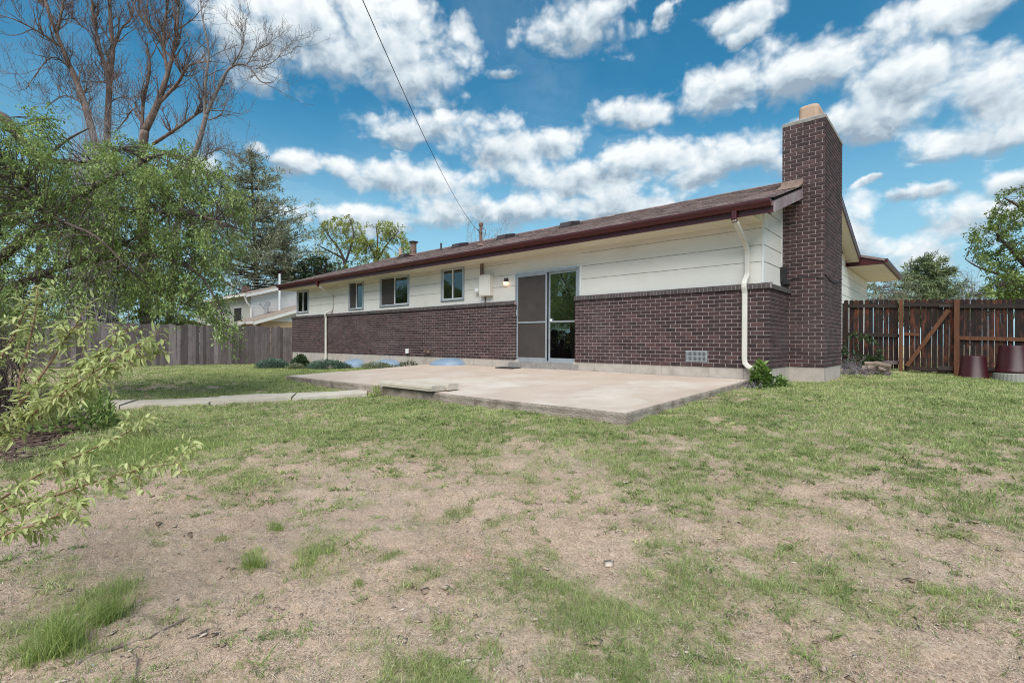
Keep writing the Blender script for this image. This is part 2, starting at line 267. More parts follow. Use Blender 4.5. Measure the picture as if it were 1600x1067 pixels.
M = dict(
 brick=mat('brown_brick', (.018,.009,.011), (.120,.056,.055), .8, 9, var=.68, bump=.7, bscale=120, c3=(.056,.0255,.0265), stain=(.15,.115,.115), stain_scale=.8, stain_amt=.30),
 mortar=mat('mortar', (.35,.275,.26), (.48,.395,.375), .95, 14, bump=.4, bscale=160),
 capb=mat('rowlock_brick', (.038,.030,.030), (.135,.11,.108), .85, 14, var=.6, bump=.5, bscale=120),
 found=mat('foundation_concrete', (.38,.325,.285), (.52,.455,.405), .95, 5, bump=.35, bscale=70, stain=(.25,.21,.17), stain_scale=2.2, stain_amt=.55),
 siding=mat('cream_siding', (.70,.65,.59), (.76,.71,.65), .62, 2.0, bump=.14, bscale=30, stretch=(.4,.4,3), stain=(.52,.46,.39), stain_scale=1.3, stain_amt=.28),
 soffit=mat('cream_soffit', (.66,.59,.45), (.72,.66,.52), .75, 2.0, bump=.08, bscale=30),
 trim=mat('white_trim', (.70,.69,.68), (.78,.77,.76), .5, 3),
 alum=mat('aluminium_frame', (.30,.32,.345), (.42,.44,.47), .42, 8, metal=.35),
 maroon=mat('maroon_paint', (.052,.0070,.0085), (.072,.0095,.011), .38, 3, spec=.5, bump=.05),
 maroon_dull=mat('faded_maroon_paint', (.17,.10,.11), (.30,.25,.26), .8, 2.5, bump=.2, stretch=(1,1,1), contrast=1.5, c3=(.25,.19,.20)),
 pipe=mat('cream_downspout_paint', (.60,.55,.49), (.72,.67,.61), .5, 3, stain=(.40,.35,.30), stain_scale=6, stain_amt=.3),
 shingle=mat('roof_shingle', (.11,.075,.068), (.44,.325,.30), .95, 10, var=.7, bump=.8, bscale=200, c3=(.245,.175,.16)),
 flash=mat('rusty_flashing', (.17,.095,.07), (.33,.24,.20), .65, 6, metal=.15, c3=(.24,.16,.125)),
 clay=mat('clay_flue', (.40,.26,.18), (.50,.35,.26), .9, 7, bump=.2),
 cement=mat('chimney_cement', (.20,.18,.165), (.34,.31,.29), .95, 8, bump=.4),
 vent=mat('dark_vent_metal', (.028,.018,.018), (.055,.036,.034), .6, 8),
 rustpipe=mat('rusty_pipe', (.10,.055,.045), (.23,.14,.11), .7, 12, bump=.2),
 galv=mat('galvanised_metal', (.38,.40,.42), (.52,.54,.56), .45, 12, metal=.5),
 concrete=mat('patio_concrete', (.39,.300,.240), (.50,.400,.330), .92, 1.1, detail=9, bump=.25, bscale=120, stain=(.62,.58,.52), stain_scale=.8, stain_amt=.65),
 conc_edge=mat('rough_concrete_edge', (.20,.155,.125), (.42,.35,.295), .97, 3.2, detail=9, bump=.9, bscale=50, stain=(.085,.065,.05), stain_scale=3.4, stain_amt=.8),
 path=mat('path_concrete', (.42,.36,.29), (.54,.48,.41), .95, 3, bump=.3, bscale=90, stain=(.27,.22,.16), stain_scale=2, stain_amt=.5),
 greywood=mat('weathered_grey_wood', (.050,.038,.038), (.30,.25,.25), .92, 3.0, stretch=(9,9,.55), var=.6, bump=.6, bscale=9, c3=(.140,.113,.114), stain=(.055,.030,.024), stain_scale=1.6, stain_amt=.55),
 darkwood=mat('dark_stained_wood', (.005,.0035,.0035), (.150,.040,.017), .88, 3.0, stretch=(6,6,1.1), var=.35, bump=.5, bscale=9, c3=(.017,.0075,.006), contrast=1.5),
 orangewood=mat('orange_cedar_post', (.055,.019,.009), (.175,.068,.029), .85, 3, stretch=(6,6,.8), var=.4, bump=.5, bscale=9),
 blackwood=mat('blackened_rail', (.006,.005,.005), (.05,.030,.024), .9, 4, stretch=(1,6,6), bump=.4, bscale=9, var=.4),
 plastic_m=mat('maroon_plastic', (.029,.0050,.0072), (.042,.007,.010), .38, 3, spec=.35),
 plastic_g=mat('grey_ribbed_plastic', (.20,.20,.17), (.27,.27,.235), .6, 3),
 blue=mat('blue_plastic_cover', (.15,.21,.29), (.21,.28,.37), .55, 1.6, spec=.35, stain=(.30,.34,.38), stain_scale=2.6, stain_amt=.5),
 bark=mat('brown_bark', (.045,.030,.026), (.16,.115,.095), .95, 5, stretch=(3,3,.7), bump=1.0, bscale=22),
 barkg=mat('grey_bark', (.10,.080,.075), (.27,.225,.21), .95, 4, stretch=(2,2,.7), bump=.8, bscale=14),
 barkr=mat('reddish_dead_bark', (.050,.039,.036), (.26,.20,.178), .95, 3, stretch=(2,2,.6), bump=.8, bscale=10, c3=(.13,.085,.07)),
 twig=mat('sapling_stem', (.16,.085,.05), (.30,.18,.11), .8, 20, bump=.3),
 twigg=mat('grey_twigs', (.17,.14,.145), (.33,.29,.30), .95, 9),
 leaf=mat('mid_green_leaf', (.085,.125,.034), (.43,.52,.18), .5, 1.2, var=.75, c3=(.225,.310,.088), transl=.35),
 leaf_y=mat('young_yellow_green_leaf', (.25,.30,.09), (.66,.66,.33), .55, 2, var=.8, c3=(.45,.50,.20), transl=.45),
 leaf_elm=mat('lime_tree_leaf', (.12,.15,.03), (.50,.53,.13), .6, .5, var=.7, c3=(.29,.33,.075), transl=.3),
 leaf_r=mat('bright_green_leaf', (.045,.070,.018), (.32,.40,.105), .6, .6, var=.7, c3=(.150,.210,.050), transl=.25),
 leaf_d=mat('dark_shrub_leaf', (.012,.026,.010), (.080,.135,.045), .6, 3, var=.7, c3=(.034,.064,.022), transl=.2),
 leaf_w=mat('fresh_weed_leaf', (.05,.10,.018), (.25,.36,.08), .5, 3, var=.7, c3=(.13,.21,.045), transl=.3),
 leaf_g=mat('grey_green_leaf', (.10,.12,.06), (.32,.34,.22), .7, 1, var=.7, transl=.3),
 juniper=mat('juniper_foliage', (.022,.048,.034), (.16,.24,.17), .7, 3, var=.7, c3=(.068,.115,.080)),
 needle=mat('pine_needles', (.065,.075,.038), (.42,.43,.28), .7, .6, var=.7, c3=(.205,.220,.125)),
 needle_l=mat('light_pine_needles', (.028,.042,.018), (.34,.39,.17), .7, .8, var=.7, c3=(.13,.165,.07)),
 brush=mat('purple_grey_brush', (.13,.10,.12), (.31,.27,.30), .95, 4, var=.5),
 grass=mat('lawn_grass_blade', (.100,.140,.038), (.60,.61,.28), .6, .9, var=.8, c3=(.275,.345,.112), transl=.3),
 tall=mat('lush_grass_blade', (.10,.155,.032), (.52,.56,.20), .55, 2, var=.8, c3=(.26,.345,.092), transl=.35),
 straw=mat('dead_grass_straw', (.23,.160,.110), (.78,.68,.55), .9, 5, var=.85, c3=(.50,.395,.295)),
 litter=mat('dry_leaf_scrap', (.13,.075,.05), (.66,.55,.45), .9, 9, var=.85, c3=(.36,.26,.19)),
 clod=mat('dry_soil_clod', (.22,.155,.12), (.46,.36,.295), .97, 12, var=.6, bump=.5, bscale=90),
 chip=mat('bark_mulch_chip', (.030,.018,.014), (.17,.105,.08), .95, 9, var=.75),
 log=mat('split_log', (.05,.035,.028), (.38,.29,.23), .95, 5, var=.5, stretch=(1,5,5), bump=.8, bscale=30),
 stick=mat('dead_stick', (.09,.062,.055), (.26,.20,.18), .95, 14, bump=.6),
 stone=mat('pale_stone', (.40,.36,.33), (.58,.54,.50), .9, 6, bump=.4, bscale=25),
 nb_white=mat('neighbour_white_siding', (.72,.67,.62), (.78,.73,.68), .7, 2),
 nb_tan=mat('neighbour_tan_wall', (.45,.29,.16), (.55,.37,.22), .8, 3),
 nb_roof=mat('neighbour_roof_shingle', (.20,.15,.12), (.36,.28,.23), .95, 5, stretch=(4,1,1), bump=.4),
 nb_cream=mat('neighbour_cream_siding', (.44,.42,.36), (.52,.50,.44), .7, 2),
 curtain=mat('curtain', (.45,.44,.42), (.62,.60,.58), .9, 9, stretch=(6,1,.1)),
 curtain_b=mat('brown_curtain', (.14,.065,.035), (.28,.15,.09), .9, 7, stretch=(6,1,.1)),
 dark=mat('dark_interior', (.015,.012,.011), (.035,.028,.026), .9, 3),
 rubber=mat('black_rubber', (.012,.011,.011), (.03,.028,.027), .85, 20, bump=.3),
 screen=mat('insect_screen', (.040,.030,.026), (.062,.050,.045), .75, 3),
 wire=mat('cable_rubber', (.012,.012,.014), (.03,.03,.032), .6, 6),
 greydish=mat('grey_dish', (.16,.165,.17), (.22,.225,.23), .6, 3),
 lap_shade=mat('lap_shadow_grey', (.26,.24,.21), (.34,.315,.28), .9, 3),  # grey that paints the shadow line under each siding lap
 red=mat('red_roof_metal', (.22,.022,.020), (.30,.035,.030), .6, 3),
 pane=glass('window_glass', (.55,.57,.58), .07),
 pane_door=glass('door_glass', (.35,.36,.37), .32),
)

# ------------------------------------------------------------------ ground
GP = np.array([(.6,1.3,-.27),(0,1,-.32),(-.3,0,-.30),(1.35,7,-.27),(2.5,7,-.36),(4.2,7,-.42),(-.3,-4.35,-.474),(-3.4,-4.35,-.485),(-6,-4.35,-.51),(-9,-4.35,-.46),
  (-9,.0,-.31),(-13,0,-.50),(-18.5,0,-.68),(-22.3,-3.9,-.62),(-22.3,1.2,-.66),(-22,-10,-.62),(-7,-8,-.62),(2.4,-9.2,-.80),(-3,-7.2,-.64),(2.4,-5,-.57),(5,-2.5,-.48),(8,-7,-.75),(-2,-12,-.82),
  (-12,-10,-.62),(-30,10,-.75),(10,14,-.4),(-9,12,-.5),(10,4,-.45)])
def tps_fit(P):
    n = len(P); d = np.linalg.norm(P[:, None, :2] - P[None, :, :2], axis=2); K = np.where(d > 0, d**2*np.log(d+1e-12), 0) + np.eye(n)*.6
    A = np.zeros((n+3, n+3)); A[:n, :n] = K; A[:n, n] = 1; A[:n, n+1:] = P[:, :2]; A[n:, :n] = A[:n, n:].T
    return np.linalg.solve(A, np.r_[P[:, 2], 0, 0, 0])
TW = tps_fit(GP)
def vnoise(x, y, seed=0):
    """smooth value noise"""
    xi = np.floor(x).astype(np.int64); yi = np.floor(y).astype(np.int64); fx = x-xi; fy = y-yi; fx = fx*fx*(3-2*fx); fy = fy*fy*(3-2*fy)
    def h(a, b):
        v = (a*374761393 + b*668265263 + seed*974634777) & 0xffffffff; v = ((v ^ (v >> 13))*1274126177) & 0xffffffff; return ((v ^ (v >> 16)) & 0xffff)/65535.
    return (h(xi, yi)*(1-fx)+h(xi+1, yi)*fx)*(1-fy) + (h(xi, yi+1)*(1-fx)+h(xi+1, yi+1)*fx)*fy
def fbm(x, y, s, oct=4, seed=0):
    t = 0; a = .5; n = 0
    for k in range(oct): t = t + a*vnoise(x*s*2**k + 31.7*k, y*s*2**k + 17.3*k, seed+k); n += a; a *= .55
    return t/n
def gz(x, y):
    x = np.asarray(x, float); y = np.asarray(y, float); sh = x.shape; X = x.ravel(); Y = y.ravel(); z = np.empty(len(X))
    for i in range(0, len(X), 60000):
        a = X[i:i+60000]; b = Y[i:i+60000]
        d = np.sqrt((a[:, None]-GP[None, :, 0])**2 + (b[:, None]-GP[None, :, 1])**2)
        z[i:i+60000] = np.where(d > 0, d*d*np.log(d+1e-12), 0) @ TW[:len(GP)] + TW[-3] + TW[-2]*a + TW[-1]*b
    r = np.sqrt((X+5)**2 + (Y+2)**2); t = np.clip((r-18)/20, 0, 1); t = t*t*(3-2*t)
    z = z*(1-t) - .75*t
    return z.reshape(sh)
# how green the lawn is (0 bare soil .. 9 thick grass), surveyed over the garden
GRID_Y = [570,590,606,620,640,665,690,720,750,785,830,870,920,970,1020,1067]
GRID = ["36899988888883566","24789999888875777","22348889988888888","11888898888888888","11796799888887888","25999998888778887","59976757655677777","67755353344566667",
        "43424211234644556","11111212123533544","00011321233443322","00002531223333222","02201123444333221","13100134544433211","13101124555444311","00001245555444311"]
GM = np.array([[int(c) for c in r] for r in GRID], float)
TUFTS = []   # (x, y, radius, strength) of separate tufts
for px, py, r, s in [(92,985,22,6),(165,945,20,6),(395,868,16,8),(430,818,11,8),(345,843,10,8),(500,862,36,9),(480,880,22,8),(612,868,24,8),(720,797,24,8),(560,908,9,7),(496,795,18,7),(1462,925,26,9),
      (745,935,30,6),(870,925,34,6),(400,745,40,6),(340,880,10,5),(455,735,20,5),(570,725,28,7),(690,975,26,8),(640,975,18,6),(960,1030,30,6),(1120,990,26,6),(1250,960,25,5),(850,860,24,6),(930,770,18,5),(1010,860,30,6),(1180,820,40,5),(1350,850,30,4),(1520,800,40,5),(770,1020,30,6),(375,1040,12,6),(1090,1040,30,6),(250,690,44,9),(170,690,40,8)]:
    dep = 771.5*1.17/(py-535); P = at(px, py, dep)
    for _ in range(4):
        dz = float(gz(P[0], P[1])); dep = dep*(CP[2]-dz)/(CP[2]-P[2]); P = at(px, py, dep)
    TUFTS.append((P[0], P[1], r/FPX*dep, s))
TU = np.array(TUFTS)
def green(x, y):
    """cover 0..1 of living grass at a ground point"""
    x = np.asarray(x, float); y = np.asarray(y, float); z = gz(x, y)
    P = np.stack([x, y, z], -1); d = P - CP; dz = d @ FW; ok = dz > .8
    px = np.where(ok, 800 + FPX*(d @ RT)/np.where(ok, dz, 1), 800); py = np.where(ok, 533.5 - FPX*(d @ UPV)/np.where(ok, dz, 1), 1067)
    cx = np.clip(px/100, 0, 15.999); i = cx.astype(int); fx = cx-i
    fy_ = np.interp(py, GRID_Y, np.arange(len(GRID_Y))); fy_ = np.clip(fy_, 0, len(GRID_Y)-1.001); j = fy_.astype(int); fy = fy_-j
    g = (GM[j, i]*(1-fx)+GM[j, i+1]*fx)*(1-fy) + (GM[j+1, i]*(1-fx)+GM[j+1, i+1]*fx)*fy
    g = g/9
    n = fbm(x, y, 1.9, 3, 3)*.40 + fbm(x, y, 5.5, 3, 9)*.60
    c = np.clip((n - .5)*3.3 + (g-.5)*1.5 + .56, 0, 1)
    for (tx, ty, tr, ts) in TUFTS:
        q = np.sqrt((x-tx)**2 + ((y-ty))**2)/tr; c = np.maximum(c, np.clip((1.25-q + (n-.5)*1.6)*1.6, 0, 1)*ts/9)
    return c
def mulch(x, y):
    q = np.sqrt(((x+6.3)/1.9)**2 + ((y+9.2)/1.15)**2)
    return np.clip((1.15 - q + (fbm(x, y, 2.5, 3, 5)-.5)*.9)*3, 0, 1)
HX0, HX1, PY0 = -8.95, -.30, -4.35          # patio slab
def free(x, y):
    patio = (x > HX0-.02) & (x < HX1+.02) & (y > PY0-.02) & (y < .2)
    house = (x > -18.6) & (x < .0) & (y > -.01) & (y < 13)
    chim = (x > -.2) & (x < .60) & (y > 1.3) & (y < 3.13)
    t = np.clip((x+9.9)/(-5.6+9.9), 0, 1)
    return ~(patio | house | chim | on_path(x, y))
PATH_A = np.array([-5.45, -4.42]); PATH_B = np.array([-8.6, -9.6])
def on_path(x, y, m=0.0):
    d = PATH_B-PATH_A; L = np.linalg.norm(d); d /= L; a = x-PATH_A[0]; b = y-PATH_A[1]; s = a*d[0]+b*d[1]; w = -a*d[1]+b*d[0]
    return (s > 0) & (s < L) & (np.abs(w) < .36-m + .05*np.sin(s*9+np.sin(s*23)))
def ground():
    th0 = math.atan2(FW[1], FW[0])
    a1 = np.linspace(-math.radians(54), math.radians(54), 620); a2 = np.linspace(math.radians(54), math.radians(306), 90)[1:-1]
    A = th0 + np.r_[a1, a2]; na = len(A)
    R = np.r_[0.0, np.geomspace(.25, 1.2, 14)[:-1], np.geomspace(1.2, 14, 380)[:-1], np.geomspace(14, 60, 90)[:-1], np.geomspace(60, 900, 24)]; nr = len(R)
    X = CP[0] + R[:, None]*np.cos(A); Y = CP[1] + R[:, None]*np.sin(A)
    Z = gz(X, Y)
    g = green(X, Y); mu = mulch(X, Y)
    near = np.clip(1-R/16, 0, 1)[:, None]
    rough = (fbm(X, Y, 2.2, 3, 21)-.5)*.06 + (fbm(X, Y, 9, 3, 41)-.5)*.045 + (fbm(X, Y, 26, 2, 51)-.5)*.030*near
    flat = np.clip((np.maximum(np.maximum(HX0-X, X-HX1), np.maximum(PY0-Y, Y-0)))/.5, 0.15, 1)
    Z = Z + rough*flat*np.clip(1.3-R/30, 0, 1)[:, None]
    inside = (X > HX0+.03) & (X < HX1-.03) & (Y > PY0+.03) & (Y < 3)
    Z = np.where(inside, Z-.25, Z); Z = np.where(on_path(X, Y, .06), Z-.10, Z)
    i, j = np.meshgrid(np.arange(nr-1), np.arange(na), indexing='ij'); jn = (j+1) % na
    F = np.stack([i*na+j, (i+1)*na+j, (i+1)*na+jn, i*na+jn], -1).reshape(-1, 4)
    m = bpy.data.materials.new('garden_soil'); m.use_nodes = True; nt = m.node_tree; N = nt.nodes; L = nt.links; b = N['Principled BSDF']; b.inputs['Roughness'].default_value = .97; b.inputs['Specular IOR Level'].default_value = .2
    tc = N.new('ShaderNodeTexCoord')
    def nz(sc, det=6, r=.6):
        n = N.new('ShaderNodeTexNoise'); n.inputs['Scale'].default_value = sc; n.inputs['Detail'].default_value = det; n.inputs['Roughness'].default_value = r; L.new(tc.outputs['Object'], n.inputs['Vector']); return n.outputs[0]
    def ramp(f, *st):
        c = N.new('ShaderNodeValToRGB'); L.new(f, c.inputs[0])
        for k, (p, q) in enumerate(st):
            e = c.color_ramp.elements[k] if k < 2 else c.color_ramp.elements.new(p)
            e.position = p; e.color = (*q, 1)
        return c.outputs[0]
    def mix(f, a, c):
        x = N.new('ShaderNodeMix'); x.data_type = 'RGBA'
        if isinstance(f, float): x.inputs[0].default_value = f
        else: L.new(f, x.inputs[0])
        L.new(a, x.inputs[6]); L.new(c, x.inputs[7]); return x.outputs[2]
    soil = ramp(nz(2.3, 9, .68), (.30, (.34,.225,.160)), (.70, (.64,.475,.360)), (.5, (.50,.355,.262)))
    grit = ramp(nz(85, 4, .7), (.38, (.085,.057,.044)), (.63, (.72,.57,.445)), (.5, (.50,.355,.264)))
    base = mix(.42, soil, grit)
    lit = ramp(nz(.9, 6, .62), (.48, (0,0,0)), (.72, (.8,.8,.8)))
    strawc = ramp(nz(46, 5, .75), (.32, (.22,.155,.115)), (.66, (.62,.505,.405)), (.5, (.44,.335,.260)))
    base = mix(lit, base, strawc)
    at_ = N.new('ShaderNodeAttribute'); at_.attribute_name = 'var'
    sep = N.new('ShaderNodeAttribute'); sep.attribute_name = 'mulch'
    gcol = ramp(nz(30, 5, .7), (.3, (.080,.090,.032)), (.72, (.36,.37,.17)), (.5, (.205,.225,.085)))
    mg = N.new('ShaderNodeMath'); mg.operation = 'MULTIPLY'; L.new(at_.outputs['Fac'], mg.inputs[0]); mg.inputs[1].default_value = .62
    base = mix(mg.outputs[0], base, gcol)
    mcol = ramp(nz(60, 4, .7), (.3, (.030,.019,.015)), (.75, (.16,.10,.08)))
    base = mix(sep.outputs['Fac'], base, mcol)
    L.new(base, b.inputs['Base Color'])
    bp = N.new('ShaderNodeBump'); bp.inputs['Strength'].default_value = .9; bp.inputs['Distance'].default_value = .012
    ad = N.new('ShaderNodeMath'); ad.operation = 'ADD'; L.new(nz(40, 6, .7), ad.inputs[0]); L.new(nz(160, 3, .6), ad.inputs[1]); L.new(ad.outputs[0], bp.inputs['Height']); L.new(bp.outputs[0], b.inputs['Normal'])
    o = bulk('ground', np.stack([X, Y, Z], -1).reshape(-1, 3), F, g.ravel(), m, smooth=True)
    a = o.data.attributes.new('mulch', 'FLOAT', 'POINT'); a.data.foreach_set('value', mu.ravel().astype(np.float32))
    tag(o, 'patchy back garden of bare soil and thin grass', 'ground', kind='structure')
ground()

def blades(name, x, y, h, w, lean, var, m, lab, cat, segs=2, flat=False):
    """grass blades as bent tapering strips standing on the ground"""
    n = len(x); z = gz(x, y) + (fbm(x, y, 2.2, 3, 21)-.5)*.06 + (fbm(x, y, 9, 3, 41)-.5)*.045 - .006
    th = RNG.uniform(0, 2*math.pi, n); ux, uy = np.cos(th), np.sin(th); ph = RNG.uniform(0, 2*math.pi, n); lx, ly = np.cos(ph)*lean, np.sin(ph)*lean
    rows = []
    for k in range(segs+1):
        t = k/segs; ww = w*(1-t)**.7*.5 if k < segs else 0*w
        cx = x + lx*h*t*t; cy = y + ly*h*t*t; cz = z + h*t*(1 - .35*np.minimum(lean, 1.6)*t) if not flat else z + .009 + h*.12*np.sin(math.pi*t)*RNG.uniform(0, 1, n)
        if k < segs:
            rows.append(np.stack([cx-ux*ww, cy-uy*ww, cz], -1)); rows.append(np.stack([cx+ux*ww, cy+uy*ww, cz], -1))
        else: rows.append(np.stack([cx, cy, cz], -1))
    V = np.stack(rows, 1); k = V.shape[1]; base = np.arange(n)[:, None]*k; F = []
    for s in range(segs):
        if s < segs-1: F += [base+np.array([[2*s, 2*s+1, 2*s+3]]), base+np.array([[2*s, 2*s+3, 2*s+2]])]
        else: F += [base+np.array([[2*s, 2*s+1, 2*s+2]])]
    o = bulk(name, V.reshape(-1, 3), np.concatenate(F), np.repeat(var, k), m)
    return tag(o, lab, cat, kind='stuff')
def scatter(n, r0, r1, power, half=54):
    """points on the garden, thinner with distance"""
    u = RNG.uniform(0, 1, n); a = 2-power
    r = (r0**a + u*(r1**a - r0**a))**(1/a) if abs(a) > 1e-6 else r0*(r1/r0)**u
    th = math.atan2(FW[1], FW[0]) + np.radians(RNG.uniform(-half, half, n)); return CP[0]+r*np.cos(th), CP[1]+r*np.sin(th), r
def grass():
    x, y, r = scatter(1500000, 1.4, 30, 1.5)
    g = green(x, y); ok = free(x, y) & (RNG.uniform(0, 1, len(x)) < (g**1.35*.95+.03)*np.clip((fbm(x, y, 17, 2, 19)-.40)*5+.15+1.3*np.clip(g-.6, 0, 1), .03, 1)) & (mulch(x, y) < .5); x, y, r, g = x[ok], y[ok], r[ok], g[ok]
    n = len(x); h = RNG.uniform(.012, .060, n)*(.60+.55*g)*np.where(r > 9, 1.1, 1); w = RNG.uniform(.0022, .0042, n)*np.clip(r/3.2, .8, 4.5)
    v = np.clip(.56 + 1.1*(fbm(x, y, 1.3, 4, 77)-.5) + RNG.normal(0, .22, n), 0, 1)
    blades('lawn_grass', x, y, h, w, RNG.uniform(.1, 1.5, n), v, M['grass'], 'short patchy lawn grass growing over the garden soil', 'grass')
    # low bunches: blades leaning out of a common crown
    x, y, r = scatter(52000, 1.5, 15, 1.45); P3 = gz(x, y); d3 = np.stack([x, y, P3], -1)-CP; dz = d3 @ FW; px = 800+FPX*(d3 @ RT)/dz; py = 533.5-FPX*(d3 @ UPV)/dz
    cx = np.clip(px/100, 0, 15.99).astype(int); cy = np.clip(np.interp(py, GRID_Y, np.arange(len(GRID_Y))), 0, len(GRID_Y)-1.01).astype(int); fr = np.clip(px/100, 0, 15.99)-cx; g0 = (GM[cy, cx]*(1-fr)+GM[cy, cx+1]*fr)/9
    k = fbm(x, y, 2.6, 3, 3)*.6+fbm(x, y, 8, 2, 23)*.4; ok = free(x, y) & (mulch(x, y) < .4) & (RNG.uniform(0, 1, len(x)) < np.clip((k-.5)*3.2+(g0-.5)*.9+.40, .015, 1)*.55); x, y, r, g0 = x[ok], y[ok], r[ok], g0[ok]
    cnt = RNG.integers(7, 26, len(x)); rad = RNG.uniform(.008, .032, len(x)); hh = RNG.uniform(.020, .055, len(x))*(1+.4*g0); tone = np.clip(RNG.normal(.36, .22, len(x)), 0, 1)
    ci = np.repeat(np.arange(len(x)), cnt); n = len(ci); off = RNG.normal(0, 1, (n, 2))*rad[ci][:, None]*np.clip(r[ci]/4, 1, 2)[:, None]
    blades('grass_bunches', x[ci]+off[:, 0], y[ci]+off[:, 1], hh[ci]*RNG.uniform(.4, 1.15, n), RNG.uniform(.0022, .0045, n)*np.where(ci % 4 == 0, 2.3, 1)*np.clip(r[ci]/3.2, .8, 4), RNG.uniform(.3, 1.7, n)+np.where(ci % 4 == 0, .5, 0), np.clip(tone[ci]+RNG.normal(0, .12, n), 0, 1), M['grass'], 'small low bunches of grass and weeds dotted over the soil and lawn', 'grass')
    # tall fresh tufts
    X = []; H = []
    for (px, py, rad, hh, cnt) in [(98,1012,.042,.235,520),(72,1030,.045,.15,220),(40,1040,.02,.11,90),(130,1015,.04,.13,120),(172,968,.042,.19,420),(150,975,.05,.10,120),(186,925,.045,.09,170),(130,945,.05,.07,110),(228,945,.03,.05,50),(397,888,.035,.13,300),(432,826,.028,.08,150),(345,848,.04,.04,130),(250,706,.40,.13,2300),(180,700,.36,.12,1300),(560,912,.02,.06,90),(496,800,.05,.05,80),(1462,928,.06,.05,300),(500,874,.12,.055,500),(1035,655,.12,.08,300),(850,965,.10,.05,300),(640,640,.2,.06,300),(1130,640,.3,.07,700)]:
        dep = 771.5*1.2/(py-535); P = at(px, py, dep)
        for _ in range(5):
            dz = float(gz(P[0], P[1])); dep = dep*(CP[2]-dz)/(CP[2]-P[2]); P = at(px, py, dep)
        X.append(P[:2] + RNG.normal(0, rad*.75, (cnt, 2))); H.append(RNG.uniform(.25, 1.05, cnt)*hh)
    X = np.concatenate(X); H = np.concatenate(H); n = len(X)
    dist = np.hypot(X[:, 0]-CP[0], X[:, 1]-CP[1])
    blades('grass_tufts', X[:, 0], X[:, 1], H, RNG.uniform(.0016, .0030, n)*np.clip(dist/2.6, .9, 3), RNG.uniform(.05, 1.1, n), np.clip(RNG.normal(.52, .30, n), 0, 1), M['tall'], 'tufts of lush tall grass standing up from the soil and thin lawn', 'grass', segs=3)
    # dead straw lying on the soil
    x, y, r = scatter(330000, 1.3, 18, 1.65)
    k = fbm(x, y, .8, 3, 88)*.6+fbm(x, y, 3.5, 3, 89)*.4 + .10*np.clip((x-.2)/2.0, -1, 1)*np.clip((4.5-r)/3, 0, 1); g = green(x, y); ok = free(x, y) & (RNG.uniform(0, 1, len(x)) < np.clip((k-.36)*3.2, .08, 1)*(1-.25*g)) & (mulch(x, y) < .6); x, y, r = x[ok], y[ok], r[ok]; n = len(x)
    blades('dead_straw', x, y, RNG.uniform(.015, .075, n)*np.clip(r/5, 1, 2), RNG.uniform(.0012, .0026, n)*np.clip(r/2.6, .8, 4), RNG.uniform(.6, 1.2, n), np.clip(RNG.normal(.55, .25, n), 0, 1), M['straw'], 'dry pale straw and dead grass lying over the bare soil', 'dead grass', flat=True)
grass()

def bits(name, n, r0, r1, power, size, m, keep, lab, cat, squash=.6, aspect=1.4):
    """small irregular lumps lying on the ground"""
    x, y, r = scatter(n, r0, r1, power); ok = free(x, y) & keep(x, y); x, y, r = x[ok], y[ok], r[ok]; n = len(x)
    z = gz(x, y) + (fbm(x, y, 2.2, 3, 21)-.5)*.06 + (fbm(x, y, 9, 3, 41)-.5)*.045
    o = np.array([(1,0,0),(-1,0,0),(0,1,0),(0,-1,0),(0,0,1),(0,0,-1)], float)[None]*RNG.uniform(.6, 1.3, (n, 6, 1)) + RNG.normal(0, .18, (n, 6, 3))
    s = size*np.exp(RNG.normal(-.3, .5, n)); o = o*s[:, None, None]*np.array([aspect, 1, squash]); th = RNG.uniform(0, 6.28, n); c, q = np.cos(th)[:, None], np.sin(th)[:, None]
    X = o[:, :, 0]*c - o[:, :, 1]*q; Y = o[:, :, 0]*q + o[:, :, 1]*c
    V = np.stack([X + x[:, None], Y + y[:, None], o[:, :, 2] + z[:, None]+ .2*s[:, None]], -1)
    f = np.array([(0,2,4),(2,1,4),(1,3,4),(3,0,4),(2,0,5),(1,2,5),(3,1,5),(0,3,5)]); F = (np.arange(n)[:, None, None]*6 + f[None]).reshape(-1, 3)
    return tag(bulk(name, V.reshape(-1, 3), F, np.repeat(RNG.uniform(0, 1, n), 6), m), lab, cat, kind='stuff')
bits('soil_clods', 60000, 1.3, 10, 1.6, .0034, M['clod'], lambda x, y: (RNG.uniform(0, 1, len(x)) < np.clip((fbm(x, y, 1.3, 3, 61)-.35)*3, .08, 1)*(1-.7*green(x, y))), 'small dry crumbs and clods of soil on the bare patches', 'soil')
bits('leaf_litter', 5200, 1.4, 9, 1.6, .0070, M['litter'], lambda x, y: fbm(x, y, 1.7, 2, 91) > .42, 'dry leaf scraps and pale wood chips scattered over the soil', 'leaf litter', squash=.16, aspect=1.9)
bits('mulch_chips', 90000, 5.5, 13, 1.0, .016, M['chip'], lambda x, y: mulch(x, y) > .35, 'dark bark mulch around the shrub at the left', 'mulch', squash=.35, aspect=2.4)

